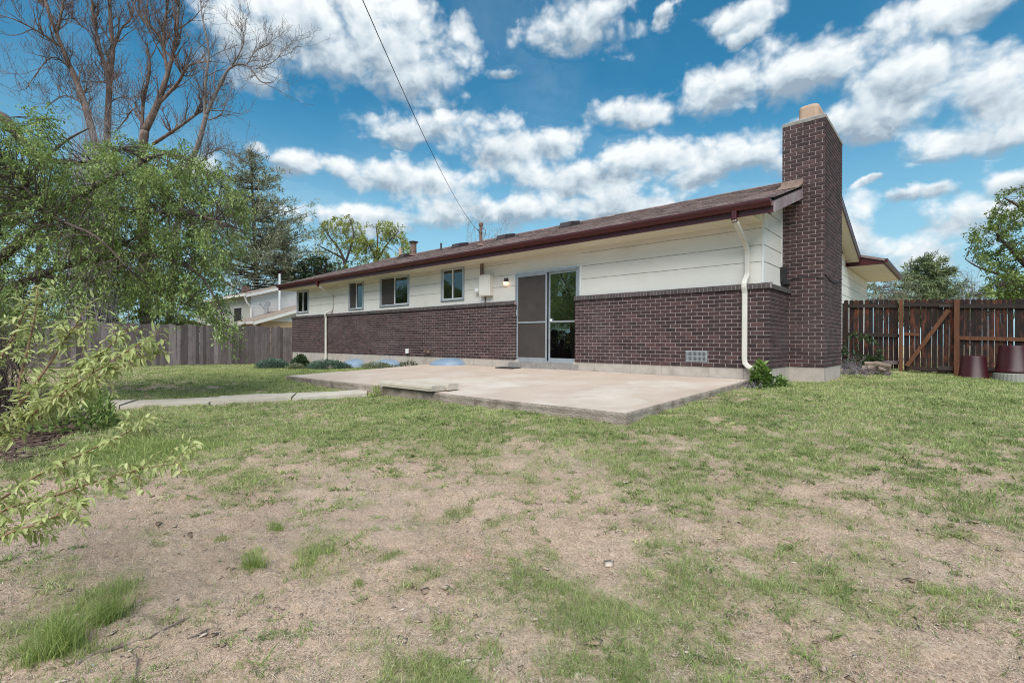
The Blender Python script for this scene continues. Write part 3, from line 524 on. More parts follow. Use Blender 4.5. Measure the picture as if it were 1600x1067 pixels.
# ------------------------------------------------------------------ patio and path
def slope_top(y): return -.195 + (y)*.0375/1.0*.95          # falls away from the house
mb = MB(); nx, ny = 30, 16
xs = np.linspace(HX0, HX1, nx); ys = np.linspace(PY0, -.004, ny)
Vt = [(x, y, slope_top(y) + .006*math.sin(x*1.3+y)) for y in ys for x in xs]
mb.add(Vt, [(j*nx+i, j*nx+i+1, (j+1)*nx+i+1, (j+1)*nx+i) for j in range(ny-1) for i in range(nx-1)])
def rings(m, spots):
    nt = m.node_tree; N = nt.nodes; L = nt.links; b = N['Principled BSDF']; src = b.inputs['Base Color'].links[0].from_socket; g = N.new('ShaderNodeNewGeometry')
    for (x, y, r, c) in spots:
        d = N.new('ShaderNodeVectorMath'); d.operation = 'DISTANCE'; L.new(g.outputs['Position'], d.inputs[0]); d.inputs[1].default_value = (x, y, slope_top(y))
        cr = N.new('ShaderNodeValToRGB'); dv = N.new('ShaderNodeMath'); dv.operation = 'DIVIDE'; L.new(d.outputs['Value'], dv.inputs[0]); dv.inputs[1].default_value = r*1.25; L.new(dv.outputs[0], cr.inputs[0])
        cr.color_ramp.elements[0].position = .68; cr.color_ramp.elements[0].color = (.55, .55, .55, 1); cr.color_ramp.elements[1].position = .98; cr.color_ramp.elements[1].color = (0, 0, 0, 1); e = cr.color_ramp.elements.new(.8); e.color = (.75, .75, .75, 1)
        nz = N.new('ShaderNodeTexNoise'); nz.inputs['Scale'].default_value = 3.2; nz.inputs['Detail'].default_value = 6; L.new(g.outputs['Position'], nz.inputs['Vector']); ml = N.new('ShaderNodeMath'); ml.operation = 'MULTIPLY'; L.new(cr.outputs[0], ml.inputs[0]); L.new(nz.outputs[0], ml.inputs[1])
        x_ = N.new('ShaderNodeMix'); x_.data_type = 'RGBA'; L.new(ml.outputs[0], x_.inputs[0]); L.new(src, x_.inputs[6]); x_.inputs[7].default_value = (*c, 1); src = x_.outputs[2]
    L.new(src, b.inputs['Base Color'])
rings(M['concrete'], [(-.95, -3.65, .42, (.58, .52, .46)), (-1.35, -1.35, .46, (.58, .52, .46)), (-4.55, -2.6, .42, (.58, .52, .46)), (-4.4, -.95, .38, (.36, .28, .24)), (-6.3, -1.7, .6, (.37, .30, .26))])
patio = mb.build('patio', M['concrete']); tag(patio, 'broad pale concrete patio slab raised above the lawn', 'patio', kind='structure')
mb = MB()
def skirt(pts):
    V = []; F = []; n = len(pts)
    for (x, y, nx_, ny_) in pts:
        zt = slope_top(y) + .006*math.sin(x*1.3+y) + .0015
        for k, (o, dz) in enumerate(((-.02, 0), (.006, -.006), (.012, -.03), (.010, -.07), (.014, -.11), (.02, -.36))):
            w = .006*(vnoise(np.array([x*9.+y*7]), np.array([k*3.1]), 2)[0]-.5)*(1 if k > 1 else .4)
            V.append((x+nx_*(o+w), y+ny_*(o+w), zt+dz+ (w*.7 if k == 1 else 0)))
    F = [(i*6+k, i*6+k+1, (i+1)*6+k+1, (i+1)*6+k) for i in range(n-1) for k in range(5)]
    mb.add(V, F)
P = [(HX0, y, -1, 0) for y in np.linspace(-.01, PY0, 50)[:-1]] + [(HX0, PY0, -.7, -.7)] + [(x, PY0, 0, -1) for x in np.linspace(HX0, HX1, 140)[1:-1]] + [(HX1, PY0, .7, -.7)] + [(HX1, y, 1, 0) for y in np.linspace(PY0, -.01, 60)[1:]]
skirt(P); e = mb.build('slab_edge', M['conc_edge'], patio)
mb = MB(); d = PATH_B-PATH_A; L = np.linalg.norm(d); d /= L; nrm = np.array([-d[1], d[0]])
for k in range(5):
    a, b_ = L*k/5+.012, L*(k+1)/5-.012; n = 14; V = []
    for i in range(n):
        s = a+(b_-a)*i/(n-1); wd = .31+.02*math.sin(s*7+k)
        for sg, w in ((-1, wd+.01), (-1, wd), (1, wd), (1, wd+.01)):
            q = PATH_A + d*s + nrm*sg*w; z = float(gz(q[0], q[1]))+.055+.012*math.sin(k*2.3); V.append((q[0], q[1], z-(.16 if w > wd else 0)))
    F = [(i*4+j, i*4+j+1, (i+1)*4+j+1, (i+1)*4+j) for i in range(n-1) for j in range(3)] + [(0,1,2,3), ((n-1)*4+3,(n-1)*4+2,(n-1)*4+1,(n-1)*4)]
    mb.add(V, F)
tag(mb.build('path', M['path']), 'narrow pale concrete path across the lawn', 'path', kind='structure')

# ------------------------------------------------------------------ the house
house = empty('brick_house', (-9, 0, 0), 'long low ranch house with dark brown brick below cream siding and a maroon eave', 'house')
CR = 1.39/19; BP = .2105; XL = -18.58; DX0, DX1 = -5.86, -4.035      # brick course, pitch, far end, door opening
rnd = random.Random(3)
def brick_face(mb, u0, u1, z0, ncourse, place, cr=CR, bp=BP, g=.0062, off=0.0):
    """running-bond bricks on a face; place(u0,u1,z0,z1) -> adds one brick"""
    for c in range(ncourse):
        z = z0 + c*cr; u = u0 - (bp/2 if c % 2 else 0) - off
        while u < u1 - .012:
            a, b = max(u, u0), min(u+bp, u1)
            if b - a > .03:
                place(a + (g if a > u0 else 0), b - (g if b < u1 else 0), z+g, z+cr-g)
            u += bp
def vv(): return min(1, max(0, rnd.gauss(.5, .24)))
mb = MB(); mm = MB()
def back(a, b, z0, z1): mb.bbox(a, b, -.004+rnd.uniform(-.0015, .0015), .06, z0, z1, .003, vv())
for (a, b) in ((XL, DX0), (DX1, 0)):
    brick_face(mb, a, b, 0, 19, back, off=.05)
    mm.box(a+.004, b-.004, .0045, .10, .002, 1.388)
def endf(a, b, z0, z1): mb.bbox(-.06, .004+rnd.uniform(-.0015, .0015), a, b, z0, z1, .003, vv())
brick_face(mb, .061, 1.345, 0, 19, endf, off=.11); mm.box(-.10, -.0055, .101, 1.345, .002, 1.388)
def farend(a, b, z0, z1): mb.bbox(XL-.004, XL+.05, a, b, z0, z1, .003, vv())
brick_face(mb, .061, 9.0, 0, 19, farend); mm.box(XL+.0055, XL+.10, .101, 9, .002, 1.388)
for x in (DX0, DX1):     # brick returns of the door opening
    for c in range(19): mb.bbox(x-(.05 if x == DX0 else 0)+.0, x+(.05 if x == DX1 else 0), .061, .125, c*CR+.006, (c+1)*CR-.006, .003, vv())
wallp = mb.build('brick_wall', M['brick'], house); mm.build('mortar', M['mortar'], wallp)
# rowlock cap
mb = MB(); mm = MB()
def rowlock(a, b, along, o):
    n = int(round((b-a)/.0715)); s = (b-a)/n
    for i in range(n):
        p, q = a+i*s+.005, a+(i+1)*s-.005; j = rnd.uniform(-.002, .002)
        prof = [(o*(-.038)+j, 1.390), (o*(-.038)+j, 1.464), (o*(-.030)+j, 1.472), (o*.13, 1.506), (o*.13, 1.390)]
        if along == 'x': mb.prism([(y, z) for y, z in prof], 0, p, q, vv())
        else: mb.prism([(-y, z) for y, z in prof], 1, p, q, vv())
def capm(a, b, along):
    prof = [(-.031, 1.392), (-.031, 1.462), (.13, 1.500), (.13, 1.392)]
    if along == 'x': mm.prism(prof, 0, a, b)
    else: mm.prism([(-y, z) for y, z in prof], 1, a, b)
for a, b in ((XL-.03, DX0+.002), (DX1-.012, .034)):
    mb = MB(); mm = MB(); rowlock(a, b, 'x', 1); capm(a+.004, b-.004, 'x')
    if b > -1: rowlock(.04, 1.40, 'y', 1); capm(.03, 1.36, 'y')
    cap = mb.build('brick_cap', M['capb'], house); mm.build('mortar', M['mortar'], cap)
# foundation: blocks with open joints
mb = MB(); x = XL+.01
while x < -.012:
    w = min(rnd.uniform(.55, .95), -.01-x)
    if not (DX0-.25 < x+w/2 < DX1+.0): mb.bbox(x+.003, x+w-.003, .012+rnd.uniform(0, .003), .2, -1.1, -.002, .004)
    x += w
mb.box(XL+.02, -.02, .022, .3, -1.1, -.01); mb.bbox(-.2, -.011, .203, 1.34, -1.1, -.002, .004)
mb.box(-.3, -.13, 3.1, 13, -1.1, .0); mb.box(XL+.01, XL+.2, .203, 9, -1.1, -.002)
mb.build('foundation', M['found'], house)
mb = MB(); mb.bbox(DX0-.22, DX1+.09, -.005, .13, -.45, -.052, .006); mb.build('door_step_sill', M['cement'], house)

# siding: wide lap boards; window openings left free
SY = .13; ZS = [1.47, 1.880, 2.174, 2.470, 2.72]
WIN = [(-18.40, -17.33, 1.61, 2.58), (-14.16, -13.13, 1.58, 2.62), (-12.12, -10.46, 1.60, 2.60), (-8.90, -7.88, 1.62, 2.60)]
DOOR = (-5.905, -3.985, -.05, 2.165)
mb = MB(); gaps = MB()
def board(u0, u1, z0, z1, axis, o, sgn=1):
    """one lap: its foot stands 12 mm proud of its head"""
    if axis == 'x': mb.prism([(o-.016, z0+.004), (o-.008, z1-.004), (o+.006, z1-.004), (o+.006, z0+.004)], 0, u0, u1); gaps.box(u0+.002, u1-.002, o+.0065, o+.03, z0-.004, z1-.002)
    else: mb.prism([(o+.016*sgn, z0+.004), (o+.008*sgn, z1-.004), (o-.006*sgn, z1-.004), (o-.006*sgn, z0+.004)], 1, u0, u1); gaps.box(min(o-.0065*sgn, o-.03*sgn), max(o-.0065*sgn, o-.03*sgn), u0+.002, u1-.002, z0-.004, z1-.002)
for k in range(4):
    z0, z1 = ZS[k], ZS[k+1]
    cuts = [(XL+.13, None)]
    spans = [(XL+.13, -.13)]
    for (a, b, c, d_) in WIN + [DOOR]:
        if c < z1 and d_ > z0:
            new = []
            for (p, q) in spans:
                if p < a < q: new.append((p, a))
                if p < b < q: new.append((b, q))
                if not (p < a < q) and not (p < b < q): new.append((p, q))
            spans = new
    for p, q in spans: board(p, q, z0, z1, 'x', SY)
# pieces under and over the openings
for (a, b, c, d_) in WIN:
    board(a, b, 1.47, c, 'x', SY+.004); board(a, b, d_, 2.72, 'x', SY+.004)
board(DOOR[0], DOOR[1], DOOR[3], 2.72, 'x', SY+.004)
RIDGE = (4.5, 4.44)
def roof_under(y): return 2.71 + .332*(y+.5) if y < 4.5 else 2.71 + .332*(9.5-y)
zz = [1.47, 1.880, 2.174, 2.470, 2.775, 3.07, 3.365, 3.66, 3.955, 4.25]
for k in range(9):
    z0, z1 = zz[k], zz[k+1]; ya = .131; yb = 8.9
    if z0 > 2.75: ya = (z1-2.71)/.332-.5; yb = 9-ya
    if yb-ya < .3: break
    segs = [(ya, 1.352), (3.088, yb)] if ya < 1.352 else [(max(ya, 3.088), yb)]
    if ya >= 1.352: segs = [(ya, yb)]
    for p, q in segs: board(p, q, z0, z1, 'y', -.13)
for k in range(5):                                     # lower boards beyond the chimney
    board(3.088, 13.0, -.02+k*.298, -.02+(k+1)*.298, 'y', -.13)
for z0, z1 in ((1.47,1.88),(1.88,2.174),(2.174,2.47),(2.47,2.76)): board(8.9, 13.0, z0, z1, 'y', -.13)
for z0, z1 in ((1.47,2.0),(2.0,2.5),(2.5,2.75)): board(.131, 9, z0, z1, 'y', XL+.13, -1)
mb.box(-6, -.16, 12.9, 13.0, 0, 2.7); mb.box(XL+.2, -.2, 9.0, 9.1, -.5, 2.7); mb.prism([(9.0, 2.7), (.2, 2.7), (4.5, 4.2)], 0, XL+.14, XL+.20)
sd = mb.build('siding', M['siding'], house); gaps.build('lap_shadow_sheet', M['lap_shade'], sd)  # grey sheets seen between the boards, coloured as the laps' shadow lines
mb = MB()       # corner boards and casings
mb.box(-.135, -.112, 1.285, 1.338, 1.50, 3.25); mb.build('corner_board', M['trim'], house); mb = MB(); mb.box(-.143, -.116, .112, .135, 1.505, 2.62)
mb.build('corner_board', M['trim'], house)
mb = MB(); mb.box(XL+.3, -.3, .45, 8.8, -.6, -.5); mb.box(XL+.3, -.3, 1.6, 1.7, -.5, 2.5); mb.build('interior', M['dark'], house)

# roof
RX0, RX1 = -18.72, .235
mb = MB()
def sl(y): return 2.785 + .332*(y+.57)
mb.prism([(-.54, 2.735), (4.5, sl(4.5)-.02), (8.66, 3.03), (8.66, 2.95), (4.5, sl(4.5)-.12), (-.54, 2.66)], 0, RX0+.03, RX1-.03, .4)
roof = mb.build('roof', M['shingle'], house)
mb = MB(); L_ = math.hypot(5.07, 5.07*.332); ey = 1/math.hypot(1, .332); ez = .332*ey; ncs = 38; e_ = L_/ncs
for c in range(ncs):
    x = RX0 - rnd.uniform(0, .3)
    while x < RX1:
        w = rnd.choice((.16, .22, .30, .33)); a, b = max(x, RX0), min(x+w-.004, RX1); x += w
        if b-a < .02: continue
        s0, s1 = c*e_, (c+1)*e_+.03; th = rnd.choice((.008, .008, .015)); v = min(1, max(0, rnd.gauss(.5, .27)))
        y0, z0 = -.57+s0*ey, 2.785+s0*ez; y1, z1 = -.57+s1*ey, 2.785+s1*ez
        if y0 > 4.5: continue
        if b > -.135 and y1 > 1.335 and y0 < 3.10: b = -.14
        if b-a < .02: continue
        nx_, nz_ = -.332*ey, ey
        prof = [(y0, z0), (y0+nx_*th, z0+nz_*th), (y1+nx_*.002, z1+nz_*.002), (y1, z1)]
        mb.prism(prof, 0, a, b, v)
for i in range(64):                                    # ridge caps
    a = RX0+i*.297; mb.prism([(4.36, sl(4.36)+.012), (4.5, sl(4.5)+.03), (4.64, sl(4.36)+.012), (4.5, sl(4.5))], 0, a, min(a+.30, RX1), vv())
mb.box(RX0, RX1, 4.6, 4.62, 4.3, 4.4)
mb.prism([(4.5, sl(4.5)+.004), (8.655, 3.07), (8.655, 3.052), (4.5, sl(4.5)-.015)], 0, RX0, RX1, .5)
mb.build('shingles', M['shingle'], roof)
# eave: fascia, gutter, soffit, rake boards
mb = MB(); mb.box(RX0, RX1-.035, -.515, -.49, 2.565, 2.745); mb.build('fascia', M['maroon'], house)
mb = MB(); pr = [(-.515, 2.765), (-.519, 2.665), (-.585, 2.660), (-.60, 2.69), (-.612, 2.72), (-.628, 2.735), (-.628, 2.768), (-.620, 2.768), (-.620, 2.74), (-.600, 2.725), (-.585, 2.675), (-.525, 2.675), (-.522, 2.765)]
mb.prism(pr, 0, RX0-.01, RX1-.06); mb.prism([(-.517, 2.765), (-.517, 2.662), (-.585, 2.662), (-.612, 2.715), (-.626, 2.735), (-.626, 2.766)], 0, RX1-.062, RX1-.058); mb.prism([(-.517, 2.765), (-.517, 2.662), (-.585, 2.662), (-.612, 2.715), (-.626, 2.735), (-.626, 2.766)], 0, RX0-.012, RX0-.008)
for i in range(9): mb.box(RX0+1.7+i*2.05, RX0+1.72+i*2.05, -.620, -.52, 2.757, 2.762)
mb.build('gutter', M['maroon'], house)
mb = MB(); mb.box(RX0, -.13, -.49, SY, 2.562, 2.580)
sy0, sy1 = -.49, 4.5
mb.prism([(-.49, 2.605), (4.5, sl(4.5)-.185), (4.5, sl(4.5)-.165), (-.49, 2.625)], 0, -.125, RX1-.03)
mb.prism([(8.64, 2.89), (4.5, sl(4.5)-.185), (4.5, sl(4.5)-.165), (8.64, 2.91)], 0, -.125, RX1-.03)
mb.prism([(-.49, 2.585), (.12, 2.585), (.12, 2.78), (-.49, 2.60)], 0, -.15, -.127)
mb.build('soffit', M['soffit'], house)
mb = MB(); mb.prism([(-.53, 2.56), (1.335, 2.56+.332*1.865), (1.335, 2.73+.332*1.865), (-.53, 2.735)], 0, RX1-.033, RX1-.003); mb.build('rake_board', M['maroon_dull'], house)
mb = MB(); mb.prism([(4.5, sl(4.5)-.20), (8.65, 2.86), (8.65, 3.045), (4.5, sl(4.5)-.015)], 0, RX1-.033, RX1-.003)
mb.prism([(3.105, sl(3.105)-.20), (4.5, sl(4.5)-.20), (4.5, sl(4.5)-.015), (3.105, sl(3.105)-.015)], 0, RX1-.033, RX1-.003); mb.build('rake_board', M['maroon'], house); mb = MB()
mb.prism([(-.53, 2.56), (4.5, sl(4.5)-.20), (4.5, sl(4.5)-.015), (-.53, 2.735)], 0, RX0+.003, RX0+.033); mb.build('rake_board', M['maroon'], house)
# front wing's lower roof with its own eave
mb = MB(); ex = .80
mb.prism([(ex, 2.93), (-5, 2.93+.30*5.8), (-5, 2.86+.30*5.8), (ex, 2.86)], 1, 8.66, 13.75, .5)
w1 = mb.build('wing_roof', M['shingle'], house)
mb = MB(); mb.prism([(ex-.02, 2.78), (ex-.02, 2.905), (-.6, 2.905+.30*1.4), (-.6, 2.78)], 1, 8.70, 8.73); mb.box(ex-.035, ex-.015, 8.73, 13.7, 2.77, 2.90)
mb.box(ex-.015, ex+.07, 8.68, 13.72, 2.815, 2.925)
mb.build('wing_fascia', M['maroon'], house)
mb = MB(); mb.box(-.6, ex-.037, 8.731, 13.7, 2.775, 2.788); mb.build('wing_soffit', M['soffit'], house)
# chimney
CX0, CX1, CY0, CY1, CZ = -.125, .585, 1.345, 3.098, 4.62
mb = MB(); mm = MB(); nc = int(CZ/CR)
def cf(a, b, z0, z1): mb.bbox(a, b, CY0-.004+rnd.uniform(-.0015, .0015), CY0+.05, z0, z1, .003, vv())
def cfb(a, b, z0, z1): mb.bbox(a, b, CY1-.05, CY1+.004, z0, z1, .003, vv())
def cs(a, b, z0, z1): mb.bbox(CX1-.05, CX1+.004+rnd.uniform(-.0015, .0015), a, b, z0, z1, .003, vv())
def cs2(a, b, z0, z1): mb.bbox(CX0-.004, CX0+.05, a, b, z0, z1, .003, vv())
brick_face(mb, CX0, CX1+.004, 0, nc, cf, off=.07); brick_face(mb, CX0, CX1+.004, 0, nc, cfb); brick_face(mb, CY0+.051, CY1-.051, 0, nc, cs, off=.11)
brick_face(mb, CY0+.051, CY1-.051, nc*CR-2.1, 28, cs2)
mm.box(CX0+.005, CX1-.005, CY0+.005, CY1-.005, .002, nc*CR)
chim = mb.build('chimney', M['brick'], house); mm.build('mortar', M['mortar'], chim)
zt = nc*CR
mb = MB(); mb.add([(CX0-.004,CY0-.008,zt),(CX1+.014,CY0-.008,zt),(CX1+.014,CY1+.01,zt),(CX0-.004,CY1+.01,zt),(CX0-.004,CY0-.008,zt+.06),(CX1+.014,CY0-.008,zt+.06),(CX1+.014,CY1+.01,zt+.06),(CX0-.004,CY1+.01,zt+.06),
  (.06,1.52,zt+.15),(.46,1.52,zt+.15),(.46,2.7,zt+.15),(.06,2.7,zt+.15)], [(0,3,2,1),(0,1,5,4),(1,2,6,5),(2,3,7,6),(3,0,4,7),(4,5,9,8),(5,6,10,9),(6,7,11,10),(7,4,8,11),(8,9,10,11)]); mb.build('crown', M['cement'], chim)
mb = MB(); V = []; F = []; lv = [(0, 0), (.30, 0), (.345, .012), (.365, .04)]; n = 24
for (h_, ins) in lv:
    for i in range(n):
        t = 2*math.pi*i/n; sx = abs(math.cos(t))**.35*math.copysign(1, math.cos(t)); sy_ = abs(math.sin(t))**.35*math.copysign(1, math.sin(t)); V.append((.27+(.175-ins)*sx, 1.83+(.28-ins)*sy_, zt+.05+h_))
F = [(k*n+i, k*n+(i+1) % n, (k+1)*n+(i+1) % n, (k+1)*n+i) for k in range(3) for i in range(n)] + [tuple(3*n+i for i in range(n))]
mb.add(V, F); mb.build('flue_liner', M['clay'], chim, smooth=False)
mb = MB(); mb.bbox(CX0-.01, CX1-.012, CY0+.012, CY1-.012, -1.0, -.003, .006); mb.build('chimney_footing', M['found'], chim)
mb = MB()        # step flashing where the roof meets the chimney
prof = [(1.30, sl(1.30)+.018), (1.345-.008, sl(1.345)+.018), (1.345-.008, sl(1.345)+.13), (1.33, sl(1.345)+.135), (1.325, sl(1.32)+.05)]
mb.prism(prof, 0, CX0-.02, RX1+.0); mb.prism([(.98, sl(.98)+.016), (1.325, sl(1.325)+.03), (1.325, sl(1.325)+.07), (1.0, sl(1.0)+.032)], 0, -.14, RX1+.004)
mb.build('chimney_flashing', M['flash'], chim)
mb = MB(); mb.tube([(CX1+.012, y, 1.71-.10*math.sin(math.pi*(y-1.34)/1.7)+.04*(y-1.3)) for y in np.linspace(1.33, 3.09, 14)], .008, 6); mb.tube([(x, 1.332, 1.66+.04*math.sin(x*6)) for x in np.linspace(-.05, .595, 10)], .007, 6); mb.build('cable', M['wire'], chim)
mb = MB(); mb.bbox(-.125, -.03, 1.19, 1.33, 1.60, 1.90, .008); mb.bbox(-.1, .02, 1.20, 1.325, 1.56, 1.64, .006); mb.build('junction_box', M['rubber'], house)

# windows: aluminium sliders
def window(a, b, c, d_, left_net, curtain):
    f = MB(); y0, y1 = SY-.03, SY+.05; t = .055
    f.bbox(a, b, y0, y1, d_-t, d_, .004); f.bbox(a, b, y0-.012, y1, c, c+t*.8, .004); f.bbox(a, a+t, y0+.001, y1, c+t*.8, d_-t, .004); f.bbox(b-t*1.6, b, y0+.001, y1, c+t*.8, d_-t, .004)
    fr = f.build('window', M['alum'], house)
    mid = a + (b-t*1.6-a)*.53; s = MB()
    for p, q, yy in ((a+t, mid+.02, y0+.025), (mid-.02, b-t*1.6, y0+.045)):
        s.bbox(p, p+.035, yy, yy+.02, c+.05, d_-t-.002, .003); s.bbox(q-.035, q, yy, yy+.02, c+.05, d_-t-.002, .003); s.box(p+.035, q-.035, yy+.001, yy+.019, c+.05, c+.08); s.box(p+.035, q-.035, yy+.001, yy+.019, d_-t-.032, d_-t-.002); s.build('sash', M['trim'], fr); s = MB()
    g = MB(); g.box(mid-.02+.03, b-t*1.6-.03, y0+.053, y0+.057, c+.07, d_-t-.02)
    (g if not left_net else g).box(a+t+.03, mid-.01, y0+.034, y0+.038, c+.07, d_-t-.02)
    g.build('pane', M['pane'], fr)
    if left_net: n = MB(); n.box(a+t+.032, mid-.012, y0+.020, y0+.022, c+.07, d_-t-.02); n.build('insect_screen', M['screen'], fr)
    if curtain:
        k = MB(); p, q = curtain[0], curtain[1]; V = []; m_ = 40
        for i in range(m_+1):
            x = a+(b-a)*(p+(q-p)*i/m_); V += [(x, SY+.16+.02*math.sin(i*1.9), c-.02), (x, SY+.16+.02*math.sin(i*1.9), d_)]
        k.add(V, [(2*i, 2*i+2, 2*i+3, 2*i+1) for i in range(m_)]); k.build('curtain', M[curtain[2]], fr)
    r = MB(); r.box(a-.02, b+.02, SY+.25, SY+.27, c-.1, d_+.05); r.box(a-.02, b+.02, SY+.03, SY+.25, c-.12, c-.1); r.build('dark_room', M['dark'], fr)
window(*WIN[0], False, (.45, 1.0, 'curtain'))
window(*WIN[1], True, (.0, .5, 'curtain'))
window(*WIN[2], True, None)
window(*WIN[3], False, (.0, .52, 'curtain_b'))
# sliding door
a, b, c, d_ = DOOR; y0 = .045
f = MB(); f.bbox(a, a+.045, y0, .16, c, d_, .004); f.bbox(b-.05, b, y0+.03, .16, c, d_, .004); f.bbox(a+.045, b-.05, y0, .16, d_-.05, d_, .004); f.bbox(a+.045, b-.05, y0-.03, .16, c, c+.045, .005)
door = f.build('sliding_door', M['alum'], house)
mid = -4.92
def leaf(p, q, yy, midz, mname, glassm, gname):
    s = MB(); z0, z1 = c+.047, d_-.052
    s.bbox(p, p+.045, yy, yy+.03, z0, z1, .004); s.bbox(q-.045, q, yy, yy+.03, z0, z1, .004); s.box(p+.045, q-.045, yy+.001, yy+.029, z0, z0+.07); s.box(p+.045, q-.045, yy+.001, yy+.029, z1-.045, z1); s.bbox(p+.045, q-.045, yy-.004, yy+.032, midz-.02, midz+.02, .003)
    o = s.build(mname, M['alum'], door); g = MB(); g.box(p+.045, q-.045, yy+.012, yy+.016, z0+.07, midz-.02); g.box(p+.045, q-.045, yy+.012, yy+.016, midz+.02, z1-.045); g.build(gname, glassm, o); return o
so = leaf(a+.05, mid+.03, y0+.004, .93, 'screen_door', M['screen'], 'insect_mesh')
h = MB(); h.bbox(a+.055, a+.085, y0-.03, y0+.002, 1.10, 1.25, .005); h.build('handle', M['alum'], so)
go = leaf(mid+.05, b-.055, y0+.05, .93, 'glass_door', M['pane_door'], 'pane')
h = MB(); h.bbox(mid+.10, mid+.17, y0+.03, y0+.048, .94, 1.0, .004); h.build('handle', M['trim'], go)
dk = MB(); dk.box(a+.05, b-.05, .9, .92, c, d_); dk.box(a+.05, b-.05, .17, .9, c-.02, c); dk.box(a+.05, a+.07, .17, .9, c, d_); dk.box(b-.07, b-.05, .17, .9, c, d_); dk.build('dark_room', M['dark'], door)
cu = MB(); cu.box(a+.1, a+.8, .35, .36, c+.2, d_-.1); cu.build('curtain', M['curtain_b'], door)
mb = MB(); mb.bbox(b+.002, b+.055, SY-.04, SY+.01, 1.50, d_+.05, .004); mb.bbox(a-.03, b, SY-.038, SY+.01, d_+.003, d_+.05, .004); mb.bbox(a-.04, a-.003, SY-.03, SY+.01, 1.50, d_+.003, .004); mb.build('door_casing', M['trim'], house)
# downspouts
def rtube(P, w, dpt, m, name, parent):
    mb = MB(); P = [np.array(p, float) for p in P]; n = len(P); V = []
    for i in range(n):
        T = (P[min(i+1, n-1)]-P[max(i-1, 0)]); T /= np.linalg.norm(T); ux = np.array([1., 0, 0]) if abs(T[0]) < .9 else np.array([0, 1., 0]); ux = ux-T*(ux@T); ux /= np.linalg.norm(ux); uy = np.cross(T, ux)
        for sx, sy in ((-1,-.7),(-.7,-1),(.7,-1),(1,-.7),(1,.7),(.7,1),(-.7,1),(-1,.7)): V.append(P[i]+ux*sx*w/2+uy*sy*dpt/2)
    F = [(i*8+j, i*8+(j+1) % 8, (i+1)*8+(j+1) % 8, (i+1)*8+j) for i in range(n-1) for j in range(8)] + [tuple(range(8))[::-1], tuple((n-1)*8+j for j in range(8))]
    mb.add(V, F); return mb.build(name, m, parent)
x = -.375
ds = rtube([(x-.02,-.565,2.53),(x-.005,-.50,2.47),(x,-.12,2.245),(x,-.02,2.18),(x,.055,2.09),(x,.075,2.02),(x,.075,1.69),(x,.06,1.64),(x,-.055,1.545),(x,-.095,1.48),(x,-.095,1.43),(x,-.055,1.32),(x,-.055,.17),(x+.01,-.06,.09),(x+.06,-.07,.035),(x+.20,-.085,-.03),(x+.45,-.11,-.10)], .082, .062, M['pipe'], 'downspout', house)
rtube([(x-.02,-.56,2.672),(x-.02,-.56,2.60),(x-.02,-.562,2.535),(x-.012,-.53,2.495)], .085, .066, M['maroon'], 'outlet_elbow', ds)
x = -15.53
ds = rtube([(x+.3,-.52,2.50),(x+.3,-.42,2.44),(x+.26,-.05,2.24),(x+.24,.04,2.18),(x+.23,.085,2.10),(x+.22,.085,1.66),(x+.18,.05,1.59),(x+.05,-.055,1.54),(x,-.095,1.47),(x,-.06,1.34),(x,-.055,-.22),(x-.02,-.08,-.30),(x-.10,-.30,-.38),(x-.16,-.5,-.43)], .082, .062, M['pipe'], 'downspout', house)
rtube([(x+.3,-.56,2.672),(x+.3,-.56,2.60),(x+.3,-.555,2.53),(x+.3,-.50,2.485)], .085, .066, M['maroon'], 'outlet_elbow', ds)
# electric meter, lamp, vent, tap, socket
mb = MB(); mb.bbox(-7.15, -6.74, -.03, .135, 1.665, 2.215, .012); eb = mb.build('meter_box', M['siding'], house)
mb = MB(); mb.bbox(-7.17, -6.72, -.035, .10, 2.215, 2.235, .004); mb.bbox(-7.12, -6.77, -.036, -.031, 1.70, 2.18, .003); mb.build('door', M['siding'], eb)
mb = MB(); mb.lathe((0, 0, 0), [(.085, 0), (.085, .05), (.075, .06), (.072, .13), (.05, .155), (.0, .16)], 24); o = mb.build('meter_dial', M['trim'], eb, smooth=True)
mw = Matrix.Translation((-7.29, .135, 1.83)) @ Matrix.Rotation(math.radians(90), 4, 'X'); o.matrix_parent_inverse = Matrix.Identity(4); o.matrix_parent_inverse = eb.matrix_world.inverted(); o.matrix_basis = mw
mb = MB(); mb.tube([(-7.22, .11, 2.56), (-7.22, .11, 1.92)], .018, 8); mb.tube([(-7.03, .10, 1.67), (-7.03, .10, 1.52)], .016, 8); mb.tube([(-7.12, .08, 2.2), (-7.12, .08, 2.56)], .024, 10); mb.build('conduit', M['rustpipe'], eb)
mb = MB(); mb.lathe((-6.25, .07, 2.02), [(.055, .02), (.06, .0), (.05, -.03)], 20); mb.bbox(-6.30, -6.20, .05, .125, 1.99, 2.09, .01); lamp = mb.build('wall_lamp', M['vent'], house)
gm = bpy.data.materials.new('lit_lamp_globe'); gm.use_nodes = True; b = gm.node_tree.nodes['Principled BSDF']; b.inputs['Base Color'].default_value = (.8, .55, .35, 1); b.inputs['Emission Color'].default_value = (1, .58, .28, 1); b.inputs['Emission Strength'].default_value = 1.3
mb = MB(); mb.lathe((-6.25, .07, 1.90), [(.0, .0), (.035, .008), (.058, .035), (.064, .065), (.055, .095)], 20); mb.build('globe', gm, lamp, smooth=True)
mb = MB(); mb.bbox(-1.455, -1.045, -.014, .02, .085, .292, .004); v = mb.build('wall_vent', M['galv'], house)
mb = MB()
for i in range(16):
    for j in range(2): mb.box(-1.435+i*.0242, -1.435+i*.0242+.012, -.0165, -.0142, .105+j*.092, .18+j*.092)
mb.build('slots', M['dark'], v)
